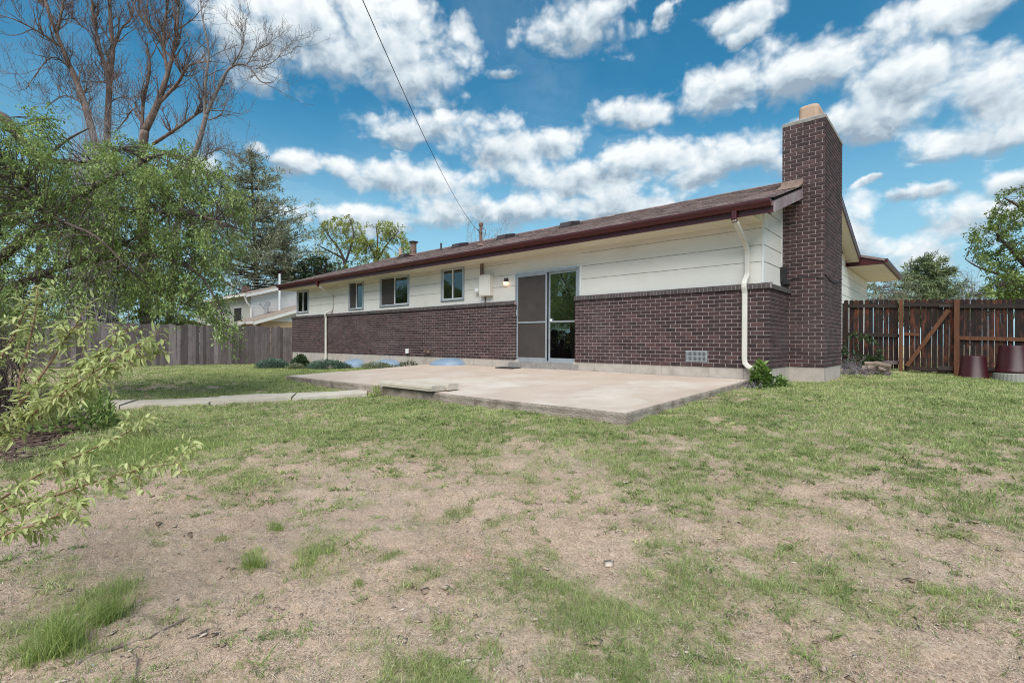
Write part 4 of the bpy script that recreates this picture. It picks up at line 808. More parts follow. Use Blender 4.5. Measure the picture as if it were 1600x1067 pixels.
mb = MB(); mb.bbox(-10.40, -10.28, -.075, -.004, .07, .215, .012); mb.build('socket_box', M['trim'], house)
mb = MB(); mb.tube([(-9.42, .0, .16), (-9.42, -.07, .16), (-9.42, -.10, .12)], .018, 8); mb.tube([(-9.42-.05, -.06, .172), (-9.42+.05, -.06, .172)], .016, 7); mb.bbox(-9.43, -9.24, -.05, -.004, .10, .19, .006); mb.build('garden_tap', M['rustpipe'], house)
# roof fittings
def onroof(x, y): return np.array([x, y, sl(y)])
for (x, y) in ((-11.06, 2.78), (-8.62, 2.6), (-6.11, 2.68), (-14.41, 2.8)):
    mb = MB(); z = sl(y); mb.prism([(y-.26, sl(y-.26)), (y-.26, sl(y-.26)+.05), (y-.20, sl(y-.2)+.16), (y+.22, sl(y+.22)+.11), (y+.24, sl(y+.24))], 0, x-.20, x+.20); mb.prism([(y-.32, sl(y-.32)+.01), (y-.32, sl(y-.32)+.018), (y+.3, sl(y+.3)+.02), (y+.3, sl(y+.3)+.01)], 0, x-.30, x+.30)
    mb.build('roof_vent', M['vent'], roof)
mb = MB(); p = onroof(-13.68, 2.64); mb.tube([p, p+(0,0,.52)], .12, 16); mb.tube([p+(0,0,.0), p+(0,0,.06)], [.22, .14], 16); mb.tube([p+(0,0,.17), p+(0,0,.20)], .13, 16); o = mb.build('flue_pipe', M['rustpipe'], roof, smooth=False)
mb = MB(); mb.lathe(p+(0,0,.50), [(.11, 0), (.19, .04), (.19, .06), (.05, .10), (0, .11)], 18); mb.build('pipe_cap', M['vent'], o)
for (x, y, r, hh, m) in ((-12.6, 3.16, .035, .28, 'vent'), (-16.28, 3.84, .07, .42, 'clay')):
    mb = MB(); p = onroof(x, y); mb.tube([p-(0,0,.02), p+(0,0,hh)], r, 12); mb.tube([p, p+(0,0,.05)], [r*2.2, r*1.1], 12); mb.build('roof_pipe', M[m], roof)
mb = MB(); p = onroof(-7.75, .62); mb.tube([p-(0,0,.1), p+(0,0,.62)], .042, 12); mb.tube([p, p+(0,0,.10)], [.14, .05], 12); mb.lathe(p+(0,0,.62), [(.06, -.04), (.065, .03), (.04, .07), (0, .08)], 12); mb.tube([p+(-.10,0,.50), p+(.12,0,.50)], .012, 6); mb.tube([p+(-.07,0,.40), p+(.07,-.02,.38)], .02, 6)
mb.tube([p+(.06,0,.52)+np.array([.14*math.sin(t), 0, -.13*(1-math.cos(t))]) for t in np.linspace(0, 2.6, 9)], .008, 5); mast = mb.build('service_mast', M['rustpipe'], roof)
MASTTOP = p + np.array([-.02, -.03, .42])
mb = MB(); q0 = at(562, -10, 3.6); n = 40; P = []
for i in range(n+1):
    t = i/n*1.6; w = MASTTOP*(1-t) + q0*t; w[2] -= .26*4*t*(1-t); P.append(w)
mb.tube(P, .0040, 6); mb.tube([MASTTOP+(P[2]-MASTTOP)*s*1.0+np.array([0, 0, .018*math.sin(s*30)]) for s in np.linspace(0, 1, 20)], .0045, 5)
tag(mb.build('power_cable', M['wire']), 'black overhead service cable running up from the roof mast into the sky', 'cable')

# ------------------------------------------------------------------ fences
def picket_fence(root, p0, p1, ztop, wd, gap, th, m, off, dog=.03, zj=.012, skip=0.0, seed=1, bot=.03, name='picket_panel'):
    """upright boards from p0 to p1 (x,y), heads at ztop(t)"""
    r = random.Random(seed); p0 = np.array(p0, float); p1 = np.array(p1, float); L = np.linalg.norm(p1-p0); d = (p1-p0)/L; nrm = np.array([-d[1], d[0]]); mb = MB(); s = 0
    while s < L-wd*.6:
        w = wd*r.uniform(.94, 1.04); c = p0+d*(s+w/2); zt = ztop((s+w/2)/L)+r.gauss(0, zj); zb = float(gz(c[0], c[1]))+bot+r.uniform(-.015, .02); ln = r.gauss(0, .004); o = off + r.uniform(-.004, .004); v = min(1, max(0, r.gauss(.5, .28)))
        out = [(-w/2, zb), (w/2, zb), (w/2, zt-dog), (w/2-dog*.45, zt-dog*.3), (w/2-dog, zt), (-w/2+dog, zt), (-w/2+dog*.45, zt-dog*.3), (-w/2, zt-dog)]
        V = []
        for k in (0, 1):
            for a, z in out:
                q = c + d*(a+ln*(z-zb)) + nrm*(o+th*k); V.append((q[0], q[1], z))
        mb.add(V, [tuple(range(8))[::-1], tuple(range(8, 16))] + [(i, (i+1) % 8, (i+1) % 8+8, i+8) for i in range(8)], v)
        s += w+gap*r.uniform(.6, 1.4)
    return mb.build(name, m, root)
def beam(mb, a, b, w, h_, var=.5):
    a = np.array(a, float); b = np.array(b, float); d = b-a; L = np.linalg.norm(d); d /= L; up = np.array([0, 0, 1.]); sd = np.cross(d, up); sd /= np.linalg.norm(sd); u2 = np.cross(sd, d)
    mb.obox((a+b)/2, (d, sd, u2), (L/2, w/2, h_/2), var)
# weathered fence at the far left, along the y axis
FXL = -22.3
f1 = empty('picket_fence', (FXL, -3, -.6), 'weathered grey picket fence closing the left end of the garden', 'fence')
picket_fence(f1, (FXL, -13.0), (FXL, 5.4), lambda t: 1.10+.05*t+.02*math.sin(t*21), .142, .006, .019, M['greywood'], 0, dog=.025, zj=.022, seed=4)
mb = MB()
for z in (-.25, .3, .85): mb = MB(); beam(mb, (FXL-.05, -13, z), (FXL-.05, 5.4, z+.02), .04, .09); mb.build('rail', M['greywood'], f1)
for k, y in enumerate((-12.5, -10.1, -7.7, -5.3, -2.9, -.5, 1.9, 4.3)):
    mb = MB(); mb.bbox(FXL-.17, FXL-.075, y-.047, y+.047, -1.0, 1.05, .006); mb.build('post', M['greywood'], f1)
# dark fence and gate right of the chimney, along the x axis
FY = 7.0
PX = (.19, 1.30, 2.33)
def ft(t): return 1.44-.0*t
def section(name, lab, cat, x0, x1, seed):
    f = empty(name, ((x0+x1)/2, FY, -.4), lab, cat); picket_fence(f, (x0, FY), (x1, FY), lambda t: 1.655-.046*(x0+(x1-x0)*t), .101, .008, .018, M['darkwood'], .06, dog=.032, zj=.006, seed=seed, bot=.05); return f
def top(x): return 1.655-.046*x
f2 = section('picket_fence', 'short dark stained picket fence between the chimney and the garden gate', 'fence', .06, 1.28, 5)
for dz in (-.17, -.94): mb = MB(); beam(mb, (.06, FY+.035, top(.06)+dz), (1.28, FY+.035, top(1.28)+dz), .04, .09); mb.build('rail', M['blackwood'], f2)
mb = MB(); beam(mb, (.55, FY+.035, -.05), (1.27, FY+.035, -.04), .04, .09); mb.build('rail', M['greywood'], f2)
mb = MB(); mb.bbox(.03, .15, FY-.09, FY+.03, -.6, top(0)-.10, .006); mb.build('post', M['darkwood'], f2)
mb = MB(); mb.bbox(PX[1]-.042, PX[1]+.036, FY-.07, FY+.02, -.6, top(1.3)+.0, .006); mb.build('post', M['orangewood'], f2)
g = section('garden_gate', 'dark picket gate with a pale diagonal brace in the right hand fence', 'gate', 1.36, 2.30, 6)
mb = MB()
beam(mb, (1.36, FY+.035, top(1.3)-.14), (2.28, FY+.035, top(2.3)-.14), .04, .09); mb.build('rail', M['blackwood'], g); mb = MB(); beam(mb, (1.40, FY+.035, -.17), (2.28, FY+.035, -.21), .04, .09); mb.build('rail', M['blackwood'], g)
mb = MB(); beam(mb, (1.36, FY+.035, .70), (1.66, FY+.035, .685), .04, .075); mb.build('rail', M['orangewood'], g)
mb = MB(); beam(mb, (1.42, FY-.005, -.12), (2.22, FY-.005, 1.29), .035, .09); mb.build('brace', M['orangewood'], g)
mb = MB(); mb.bbox(2.04, 2.30, FY-.012, FY+.014, 1.36, 1.42, .003); mb.build('hinge', M['vent'], g); mb = MB(); mb.bbox(2.02, 2.31, FY-.010, FY+.014, -.20, -.10, .003); mb.build('hinge', M['vent'], g)
f3 = section('picket_fence', 'long dark stained picket fence right of the gate, behind the upturned pots', 'fence', 2.40, 8.5, 7)
mb = MB()
for dz in (-.17,): beam(mb, (2.40, FY+.035, top(2.4)+dz), (8.5, FY+.035, top(8.5)+dz), .04, .09); mb.build('rail', M['blackwood'], f3)
mb = MB(); beam(mb, (2.40, FY+.035, -.12), (8.5, FY+.035, -.30), .04, .09); mb.build('rail', M['blackwood'], f3)
mb = MB(); beam(mb, (2.40, FY+.035, .60), (8.5, FY+.035, .38), .04, .09); mb.build('rail', M['orangewood'], f3)
for x in (PX[2]+.04, 4.75, 7.2):
    mb = MB(); mb.bbox(x-.05, x+.05, FY-.09, FY+.02, -.7, top(x)-.02, .006); mb.build('post', M['orangewood'], f3)

# ------------------------------------------------------------------ pots, mat, step slabs, covers, logs
def gzz(x, y): return float(gz(x, y))
def upturned_pot(x, y, z, r0, r1, h_, m, name, lab, cat, parts=True, grp=None):
    e = empty(name, (x, y, z), lab, cat, grp); mb = MB()
    mb.lathe((x, y, z), [(r0*1.0, 0), (r0*1.03, .01), (r0*1.03, .05), (r0*.985, .055), (lerp(r0, r1, .18), h_*.2), (lerp(r0, r1, .22), h_*.205), (lerp(r0, r1, .93), h_*.955), (r1*.98, h_*.985), (r1*.93, h_), (r1*.55, h_), (r1*.53, h_-.012), (0, h_-.012)], 40); o = mb.build('pot_body', m, e, smooth=False)
    for p in o.data.polygons: p.use_smooth = abs(p.normal.z) < .9
    return e
zg = gzz(2.66, 6.15)-.03
upturned_pot(2.66, 6.15, zg, .272, .208, .56, M['plastic_m'], 'plastic_pot', 'maroon plastic pot standing upside down on the grass beside the gate', 'plant pot')
px_, py_ = 3.30, 6.14; zg2 = gzz(px_, py_)-.02
e = empty('plastic_pot', (px_, py_, zg2), 'grey ribbed pot upside down on the grass, under a maroon pot', 'plant pot'); mb = MB()
V = []; n = 64; prof = [(.345, 0), (.35, .02), (.335, .05), (.322, .20), (.31, .215), (.0, .215)]
for r_, z in prof:
    for i in range(n):
        rr_ = r_*(1+(.02 if i % 2 else 0)*(1 if .03 < z < .21 else 0)); t = 2*math.pi*i/n; V.append((px_+rr_*math.cos(t), py_+rr_*math.sin(t), zg2+z))
mb.add(V, [(k*n+i, k*n+(i+1) % n, (k+1)*n+(i+1) % n, (k+1)*n+i) for k in range(len(prof)-1) for i in range(n)]); mb.build('pot_body', M['plastic_g'], e)
upturned_pot(px_, py_, zg2+.216, .300, .232, .60, M['plastic_m'], 'plastic_pot', 'larger maroon plastic pot upside down on top of a grey ribbed pot', 'plant pot')
mb = MB(); pts = [(-6.22, -.30), (-5.62, -.30), (-5.62, -.02), (-6.22, -.02)]
z = slope_top(-.2); mb.bbox(-6.2, -5.62, -.36, -.03, z-.02, z+.018, .005); tag(mb.build('door_mat', M['rubber']), 'black rubber mat on the patio before the screen door', 'door mat')
def slab(x0, x1, y0, y1, z0, h_, lab):
    mb = MB(); n = 24; V = []
    for i in range(n+1):
        x = x0+(x1-x0)*i/n; w = [.006*(vnoise(np.array([x*6.]), np.array([k*5.3+y0]), 4)[0]-.5) for k in range(6)]
        V += [(x, y0+w[0], z0), (x, y0-.004+w[1], z0+h_*.55), (x, y0+.006+w[2], z0+h_-.004), (x, y0+.02, z0+h_+w[3]*.5), (x, y1-.02, z0+h_+w[4]*.5), (x, y1+w[5], z0+h_-.008), (x, y1, z0)]
    F = [(i*7+k, i*7+(k+1) % 7, (i+1)*7+(k+1) % 7, (i+1)*7+k) for i in range(n) for k in range(7)] + [tuple(range(7)), tuple(n*7+k for k in range(7))[::-1]]
    mb.add(V, F); return tag(mb.build('concrete_slab', M['conc_edge']), lab, 'concrete slab')
sl1 = slab(-5.05, -3.62, -4.42, -4.16, slope_top(-4.3)+.014, .085, 'long rough concrete slab lying along the front edge of the patio'); sl1.data.materials[0] = M['path']
sl2 = slab(-4.80, -3.55, -4.145, -3.93, slope_top(-4)+.012, .10, 'second concrete slab on the patio, just behind the long one at its edge'); sl2.data.materials[0] = M['path']
def cover(x, w, dpt, hh, zb, lab):
    V = []; F = []; n, m_ = 26, 9
    for j in range(m_+1):
        f = j/m_; 
        for i in range(n+1):
            t = math.pi*i/n; sx = math.copysign(abs(math.cos(t))**.75, math.cos(t)); sy_ = max(0,math.sin(t))**.75
            k = max(0,math.cos(f*math.pi/2))**.8; V.append((x - w/2*sx*k, -.012 - dpt*sy_*k, zb + .03 + hh*math.sin(f*math.pi/2)*(1 - .25*sy_*k) + .008*math.sin(i*2.2)*k))
    F = [(j*(n+1)+i, j*(n+1)+i+1, (j+1)*(n+1)+i+1, (j+1)*(n+1)+i) for j in range(m_) for i in range(n)]
    mb = MB(); mb.add(V, F); V2 = []
    for i in range(n+1):
        t = math.pi*i/n; sx = math.copysign(abs(math.cos(t))**.75, math.cos(t)); sy_ = max(0,math.sin(t))**.75
        V2 += [(x-w/2*1.0*sx, -.012-dpt*sy_, zb+.03), (x-w/2*1.03*sx, -.012-dpt*1.04*sy_, zb+.028), (x-w/2*1.03*sx, -.012-dpt*1.04*sy_, zb-.03)]
    mb.add(V2, [(i*3+k, i*3+k+1, (i+1)*3+k+1, (i+1)*3+k) for i in range(n) for k in range(2)])
    return tag(mb.build('window_well_cover', M['blue'], smooth=True), lab, 'window well cover', 'domed covers over the basement windows')
cover(-8.27, 1.15, .55, .20, -.24, 'blue domed window well cover at the back edge of the patio, nearest the door')
cover(-11.35, 1.2, .55, .20, -.36, 'middle blue domed window well cover, half hidden by low plants')
cover(-13.35, 1.0, .5, .22, -.42, 'blue domed window well cover behind the juniper, farthest from the door')
# heap of split logs beside the chimney
for k in range(12):
    x = .98+rnd.gauss(0, .17); y = 4.5+rnd.gauss(0, .13); lay = k//5; L_ = rnd.uniform(.18, .34); r_ = rnd.uniform(.045, .075); th = rnd.uniform(-.7, .9)
    if lay: x = 1.0+rnd.gauss(0, .09)
    z = gzz(x, y)+r_*.7+lay*.105; d = np.array([math.cos(th), math.sin(th), rnd.uniform(-.25, .25)])
    mb = MB(); n = 9; V = []; u = np.cross(d, (0, 0, 1.)); u /= np.linalg.norm(u); w = np.cross(u, d); cut = rnd.uniform(.1, .6); rot = rnd.uniform(0, 6)
    for s in np.linspace(-.5, .5, 5):
        for i in range(n):
            t = 2*math.pi*i/n+rot; q = r_*(1+rnd.uniform(-.13, .13))*(1-cut*max(0, math.cos(t-rot))**2); V.append(np.array([x, y, z])+d*s*L_+(u*math.cos(t)+w*math.sin(t))*q)
    mb.add(V, [(i*n+j, i*n+(j+1) % n, (i+1)*n+(j+1) % n, (i+1)*n+j) for i in range(4) for j in range(n)] + [tuple(range(n))[::-1], tuple(4*n+j for j in range(n))], np.repeat(rnd.uniform(0, 1), 5*n))
    tag(mb.build('split_log', M['log']), 'weathered split log in the heap on the ground beside the chimney', 'log', 'split logs heaped beside the chimney')
# fallen sticks and stone in the foreground
def ground_pt(px, py, up=0.0):
    dep = 771.5*1.2/(py-535); P = at(px, py, dep)
    for _ in range(6):
        dz = gzz(P[0], P[1]); dep = dep*(CP[2]-dz)/(CP[2]-P[2]); P = at(px, py, dep)
    return np.array([P[0], P[1], gzz(P[0], P[1])+(fbm(P[0:1], P[1:2], 2.2, 3, 21)[0]-.5)*.06 + (fbm(P[0:1], P[1:2], 9, 3, 41)[0]-.5)*.045+up])
def stick(pts, r, lab, sub=()):
    P = [ground_pt(a, b, r[0]*.7) for a, b in pts]; Q = []
    for i in range(len(P)-1):
        for t in np.linspace(0, 1, 6)[:-1]: Q.append(P[i]*(1-t)+P[i+1]*t+np.array([0, 0, rnd.uniform(-.001, .002)]))
    Q.append(P[-1]); mb = MB(); mb.tube(Q, np.linspace(r[0], r[1], len(Q))*(1+.12*np.sin(np.arange(len(Q))*2.1)), 7)
    for q in sub: mb.tube([ground_pt(a, b, .004) for a, b in q], [r[1]*.8]*(len(q)-1)+[r[1]*.4], 5)
    tag(mb.build('fallen_stick', M['stick']), lab, 'stick')
stick([(120,1043),(150,1022),(188,1012),(235,999),(262,982),(300,968)], (.0085, .003), 'long bent dead stick on the soil beside the tall grass tufts', [[(200,1009),(222,1013)],[(262,982),(300,962)]])
stick([(293,1002),(310,994),(327,985)], (.005, .003), 'short dark dead stick on bare soil right of the long stick')
stick([(1485,828),(1510,842),(1540,862)], (.004, .0025), 'thin pale dead stick on the dry grass at the right')
stick([(1280,893),(1292,872),(1300,862)], (.005, .003), 'small upright forked twig on the thin lawn right of centre')
stick([(190,1006),(215,1030),(212,1062)], (.004, .002), 'thin twig on the soil by the pale stone')
def rock(px, py, s, lab, sq=.35):
    c = ground_pt(px, py); mb = MB(); V = []; n = 14
    for j in range(7):
        f = math.pi*j/6
        for i in range(n):
            t = 2*math.pi*i/n; k = 1+.22*(vnoise(np.array([i*.8+px]), np.array([j*.9]), 8)[0]-.5); V.append(c+np.array([s*1.5*math.sin(f)*math.cos(t)*k, s*math.sin(f)*math.sin(t)*k, s*sq*math.cos(f)*k]))
    mb.add(V, [(j*n+i, j*n+(i+1) % n, (j+1)*n+(i+1) % n, (j+1)*n+i) for j in range(6) for i in range(n)]); tag(mb.build('stone', M['stone'], smooth=True), lab, 'stone')
rock(66, 1092, .07, 'flat pale stone half buried in the soil by the grass tufts at the lower left', .3)
rock(144, 1043, .011, 'small white stone beside the long bent stick', .6)

# ------------------------------------------------------------------ plants
def leaf_mesh(name, C, D, Nn, ln, wd, var, m, parent, fold=.25, droop=.0, simple=False):
    """leaves: each a small folded blade, pointed at both ends. C base points, D directions, Nn side-to-side normals"""
    C = np.asarray(C); D = D/np.linalg.norm(D, axis=1)[:, None]; Sd = np.cross(D, Nn); Sd /= np.linalg.norm(Sd, axis=1)[:, None]+1e-9; Up = np.cross(Sd, D)
    n = len(C); ln = np.broadcast_to(ln, n)[:, None]; wd = np.broadcast_to(wd, n)[:, None]
    if simple:
        V = np.stack([C, C+D*ln*.45+Sd*wd*.5, C+D*ln-Up*ln*droop, C+D*ln*.45-Sd*wd*.5], 1); k = 4; f = np.array([(0, 1, 2, 3)])
    else:
        V = np.stack([C, C+D*ln*.30+Sd*wd*.5+Up*wd*fold, C+D*ln*.68+Sd*wd*.36+Up*(wd*fold-ln*droop*.4), C+D*ln-Up*ln*droop, C+D*ln*.68-Sd*wd*.36+Up*(wd*fold-ln*droop*.4), C+D*ln*.30-Sd*wd*.5+Up*wd*fold, C+D*ln*.40-Up*ln*droop*.15], 1)
        k = 7; f = np.array([(0, 1, 6), (1, 2, 6), (2, 3, 6), (3, 4, 6), (4, 5, 6), (5, 0, 6)])
    F = (np.arange(n)[:, None, None]*k + f[None]).reshape(-1, f.shape[1])
    return bulk(name, V.reshape(-1, 3), F, np.repeat(var, k), m, parent)
def unit(v): return v/(np.linalg.norm(v, axis=-1, keepdims=True)+1e-9)
def rndir(n): return unit(RNG.normal(0, 1, (n, 3)))
def poly_points(poly, n):
    poly = np.array(poly, float); lo, hi = poly.min(0), poly.max(0); out = []
    while len(out) < n:
        P = RNG.uniform(lo, hi, (n*2, 2)); ins = np.zeros(len(P), bool); j = len(poly)-1
        for i in range(len(poly)):
            a, b = poly[i], poly[j]; c = ((a[1] > P[:, 1]) != (b[1] > P[:, 1])) & (P[:, 0] < (b[0]-a[0])*(P[:, 1]-a[1])/(b[1]-a[1]+1e-12)+a[0]); ins ^= c; j = i
        out.extend(P[ins].tolist())
    return np.array(out[:n])
def smooth_line(P, n=5):
    P = np.asarray(P, float); out = []
    for i in range(len(P)-1):
        p0, p1, p2, p3 = P[max(i-1, 0)], P[i], P[i+1], P[min(i+2, len(P)-1)]
        for t in np.linspace(0, 1, n, endpoint=False): out.append(.5*((2*p1)+(-p0+p2)*t+(2*p0-5*p1+4*p2-p3)*t*t+(-p0+3*p1-3*p2+p3)*t**3))
    out.append(P[-1]); return np.array(out)
def limbs_to_world(limbs):
    """each limb: [(px, py, depth, radius), ...] measured at the tree's own distance"""
    out = []
    for l in limbs:
        Q = smooth_line([np.r_[at(a, b, d), r] for a, b, d, r in l]); out.append((Q[:, :3], Q[:, 3]))
    return out
def clump_tree(root, limbs, poly, depth, dspread, ncl, nleaf, ll, lw, leafm, barkm, droop, tw=.45, gaps=None, seed=1, thick=.006, simple=True, spread=.35, dirbias=(0, 0, 0), leafname='leaf_crown', conn=True, gscale=1.2, gcut=.42):
    """trunk and limbs, then leafy twigs filling the crown, each twig joined back to the nearest limb"""
    W = limbs_to_world(limbs); mb = MB()
    for P, R in W: mb.tube(P, R, 9)
    mb.build('trunk', barkm, root, smooth=True)
    P2 = poly_points(poly, int(ncl*2.2)); dd = depth + RNG.normal(0, dspread, len(P2)); dd = np.clip(dd, depth-2*dspread, depth+2*dspread)
    Cn = np.array([at(a, b, d) for (a, b), d in zip(P2, dd)])
    k = fbm(Cn[:, 0]*1.0+Cn[:, 2]*.7, Cn[:, 1]*.8+Cn[:, 2]*.9, gscale, 2, seed*13+3); Cn = Cn[k > gcut][:ncl]; n = len(Cn)
    allP = np.concatenate([p for p, r in W]); allR = np.concatenate([r for p, r in W])
    mb = MB(); Ls = []; Ds = []; 
    bd = np.array(dirbias, float)
    for c in Cn:
        j = int(np.argmin(np.sum((allP-c)**2, 1))); q = allP[j]; out_ = unit((c-q)*.7+rndir(1)[0]*.35+bd) 
        L_ = tw*RNG.uniform(.6, 1.3); m_ = 6; t = np.linspace(0, 1, m_)[:, None]
        tip = c + out_*L_ + np.array([0, 0, -droop*L_]); mid = c + out_*L_*.5 + np.array([0, 0, -droop*L_*.15])
        curve = (1-t)**2*c + 2*t*(1-t)*mid + t*t*tip
        if conn and .05 < np.linalg.norm(c-q) < tw*2.6:
            s = np.linspace(0, 1, 4)[:, None]; link = q*(1-s)+c*s + np.array([0, 0, .08])*np.sin(s*math.pi)*np.linalg.norm(c-q); line = np.concatenate([link[:-1], curve])
        else: line = curve
        mb.tube(line, np.linspace(min(thick*2.2, allR[j]*.7), thick*.3, len(line)), 4, cap=False)
        u = RNG.uniform(0, 1, nleaf)[:, None]; b = (1-u)**2*c + 2*u*(1-u)*mid + u*u*tip + RNG.normal(0, tw*spread*.28, (nleaf, 3)); Ls.append(b); Ds.append(unit(rndir(nleaf)*.9 + out_*.7 + np.array([0, 0, -droop*.8])))
    mb.build('branches', barkm, root)
    C = np.concatenate(Ls); D = np.concatenate(Ds); N_ = unit(rndir(len(C))*.6+np.array([0, 0, 1.]))
    var = np.clip(np.repeat(RNG.uniform(.2, .8, n), nleaf) + RNG.normal(0, .2, len(C)), 0, 1)
    leaf_mesh(leafname, C, D, N_, ll*RNG.uniform(.6, 1.25, len(C)), lw*RNG.uniform(.7, 1.2, len(C)), var, leafm, root, droop=.15, simple=simple)
def grow_bare(mb, P, R, n, lvl, length, rmin, up=.5, seed=0, wander=.16, maxlvl=3, side=None):
    """side shoots along a limb, and shoots on the shoots"""
    for _ in range(n):
        i = RNG.integers(int(len(P)*.15), len(P)); p = P[i]; T = unit(P[min(i+1, len(P)-1)]-P[max(i-1, 0)]); d = unit(T*.65 + rndir(1)[0]*.75 + np.array([0, 0, up*.5])); L_ = length*RNG.uniform(.45, 1.3); m_ = 7; Q = [p]
        for s in range(m_): d = unit(d + rndir(1)[0]*wander*1.5 + np.array([0, 0, up*.10])); Q.append(Q[-1]+d*L_/m_)
        Q = np.array(Q); r0 = min(R[i]*.6, rmin*(2.6 if lvl == 1 else 1.5 if lvl == 2 else 1.0)*1.6); rr = np.linspace(r0, rmin*.55, len(Q)); mb.tube(Q, rr, 5 if lvl == 1 else 3, cap=False)
        if lvl < maxlvl: grow_bare(mb, Q, rr, 5 if lvl == 1 else 4, lvl+1, length*.52, rmin, up, wander=wander, maxlvl=maxlvl)

# the leafy tree hanging over the left side of the garden
t1 = empty('leafy_tree', at(-35, 640, 9.0), 'broad green leafy tree with drooping branches over the left of the garden', 'tree')
limbs = [[(-20,655,8.9,.20),(-12,600,8.9,.17),(-14,520,8.9,.15),(-30,420,8.8,.14),(-55,300,8.7,.11),(-70,200,8.6,.07)],
 [(-28,430,8.8,.10),(40,370,8.5,.07),(120,310,8.3,.05),(200,265,8.1,.032),(262,240,8.0,.02),(310,262,7.9,.010)],
 [(-50,330,8.7,.10),(-10,185,8.6,.085),(30,215,8.6,.07),(66,246,8.5,.05),(130,255,8.4,.03),(190,232,8.4,.012)],
 [(-20,470,8.9,.09),(60,430,8.6,.06),(150,405,8.3,.045),(240,400,8.0,.03),(312,430,7.8,.018),(352,505,7.7,.008)],
 [(60,430,8.6,.05),(150,440,8.5,.035),(230,455,8.4,.022),(290,475,8.3,.010)],
 [(120,310,8.3,.04),(210,330,8.0,.03),(300,335,7.8,.02),(380,360,7.7,.010)],
 [(-30,400,8.8,.07),(30,300,9.4,.05),(90,230,9.8,.03),(140,200,10,.012)],
 [(-60,280,8.7,.06),(0,250,8.0,.04),(70,330,7.6,.03),(150,370,7.3,.018),(200,420,7.2,.008)],
 [(150,405,8.3,.03),(230,360,8.6,.02),(310,300,8.8,.014),(350,290,8.8,.008)]]
poly = [(-120,150),(0,178),(50,190),(75,180),(92,225),(130,245),(178,222),(205,215),(255,232),(300,232),(330,262),(360,285),(378,318),(378,352),(350,390),(332,420),(338,460),(362,515),(368,535),(345,525),(318,485),(300,470),(262,462),(225,470),(170,452),(120,462),(80,500),(40,540),(-60,560)]
clump_tree(t1, limbs, poly, 8.3, .75, 1750, 46, .060, .023, M['leaf'], M['bark'], .45, tw=.36, seed=2, thick=.0030, dirbias=(.16, .06, -.12), gcut=.455, gscale=1.9)
# big half-dead cottonwoods behind the fence: one object per trunk
def bare_tree(lab, limbs, ntw, length, rmin, barkm, up=.4, grp=None, wander=.16, name='bare_tree', maxlvl=3):
    W = limbs_to_world(limbs); b = W[0][0][0]; root = empty(name, tuple(b), lab, 'tree', grp); mb = MB()
    W = [(P, R*.60) for P, R in W]
    for P, R in W: mb.tube(P, R, 10)
    mb.build('trunk', barkm, root, smooth=True); mb = MB()
    tot = sum(len(P)*r.mean() for P, r in W)
    for P, R in W[1:] if len(W) > 1 else W: grow_bare(mb, P, R, max(3, int(ntw/(len(W)))), 1, length, rmin, up, wander=wander, maxlvl=maxlvl)
    mb.build('branches', barkm, root); return root
D1 = 31
bare_tree('tall bare cottonwood trunk, leftmost of the dead trees over the green tree', [[(158,560,D1,.62),(155,400,D1,.52),(150,230,D1,.36)],[(150,230,D1,.36),(128,150,D1,.30),(95,70,D1,.20),(70,0,D1,.15),(55,-60,D1,.08)],[(97,75,D1,.16),(60,50,D1-1,.09),(20,30,D1-2,.05),(-20,20,D1-2,.03)],[(88,55,D1,.13),(98,10,D1,.10),(104,-50,D1,.06)],[(112,110,D1,.10),(80,90,D1-1,.06),(40,140,D1-2,.03)],[(135,165,D1,.09),(100,150,D1+1,.06),(70,170,D1+1,.03)],[(75,15,D1,.1),(40,-20,D1,.06),(10,-70,D1,.03)]], 120, 1.9, .015, M['barkr'], .75)
bare_tree('tall bare cottonwood trunk, second of the dead trees from the left', [[(172,560,D1+2,.55),(168,400,D1+2,.45),(168,210,D1+2,.32)],[(168,210,D1+2,.32),(171,130,D1+2,.27),(176,80,D1+2,.22),(172,20,D1+2,.17),(170,-60,D1+2,.10)],[(170,128,D1+2,.18),(155,70,D1+2,.15),(145,20,D1+2,.12),(140,-60,D1+2,.07)],[(176,80,D1+2,.14),(190,45,D1+2,.09),(205,28,D1+1,.07),(215,-20,D1+1,.04)],[(163,105,D1+2,.12),(150,60,D1+3,.08),(120,35,D1+3,.05),(90,0,D1+3,.03)],[(168,130,D1+2,.06),(148,128,D1+1,.05),(128,128,D1+1,.03)]], 120, 1.9, .015, M['barkr'], .75)
bare_tree('dark forked bare cottonwood, third of the dead trees from the left', [[(232,560,D1-1,.62),(226,400,D1-1,.52),(222,260,D1-1,.42),(226,205,D1-1,.40)],[(226,205,D1-1,.36),(245,165,D1-1,.30),(262,115,D1-1,.22),(275,60,D1-1,.15),(280,-10,D1-1,.10)],[(222,205,D1-1,.18),(224,160,D1-1,.14),(234,110,D1-1,.11),(230,70,D1-1,.06)],[(245,165,D1-1,.18),(278,130,D1-1,.15),(295,103,D1-2,.10),(330,96,D1-2,.06)],[(240,225,D1-1,.17),(275,202,D1-2,.14),(308,178,D1-2,.11),(318,172,D1-2,.08)],[(262,115,D1-1,.17),(250,60,D1-1,.14),(222,30,D1-1,.10),(200,-10,D1-1,.07)],[(255,80,D1-1,.14),(258,30,D1-1,.11),(268,-30,D1-1,.07)],[(220,190,D1-1,.07),(200,160,D1,.05),(180,140,D1,.03)],[(206,172,D1-1,.06),(190,195,D1-1,.05),(178,208,D1-1,.03)]], 150, 1.9, .0145, M['barkr'], .75)
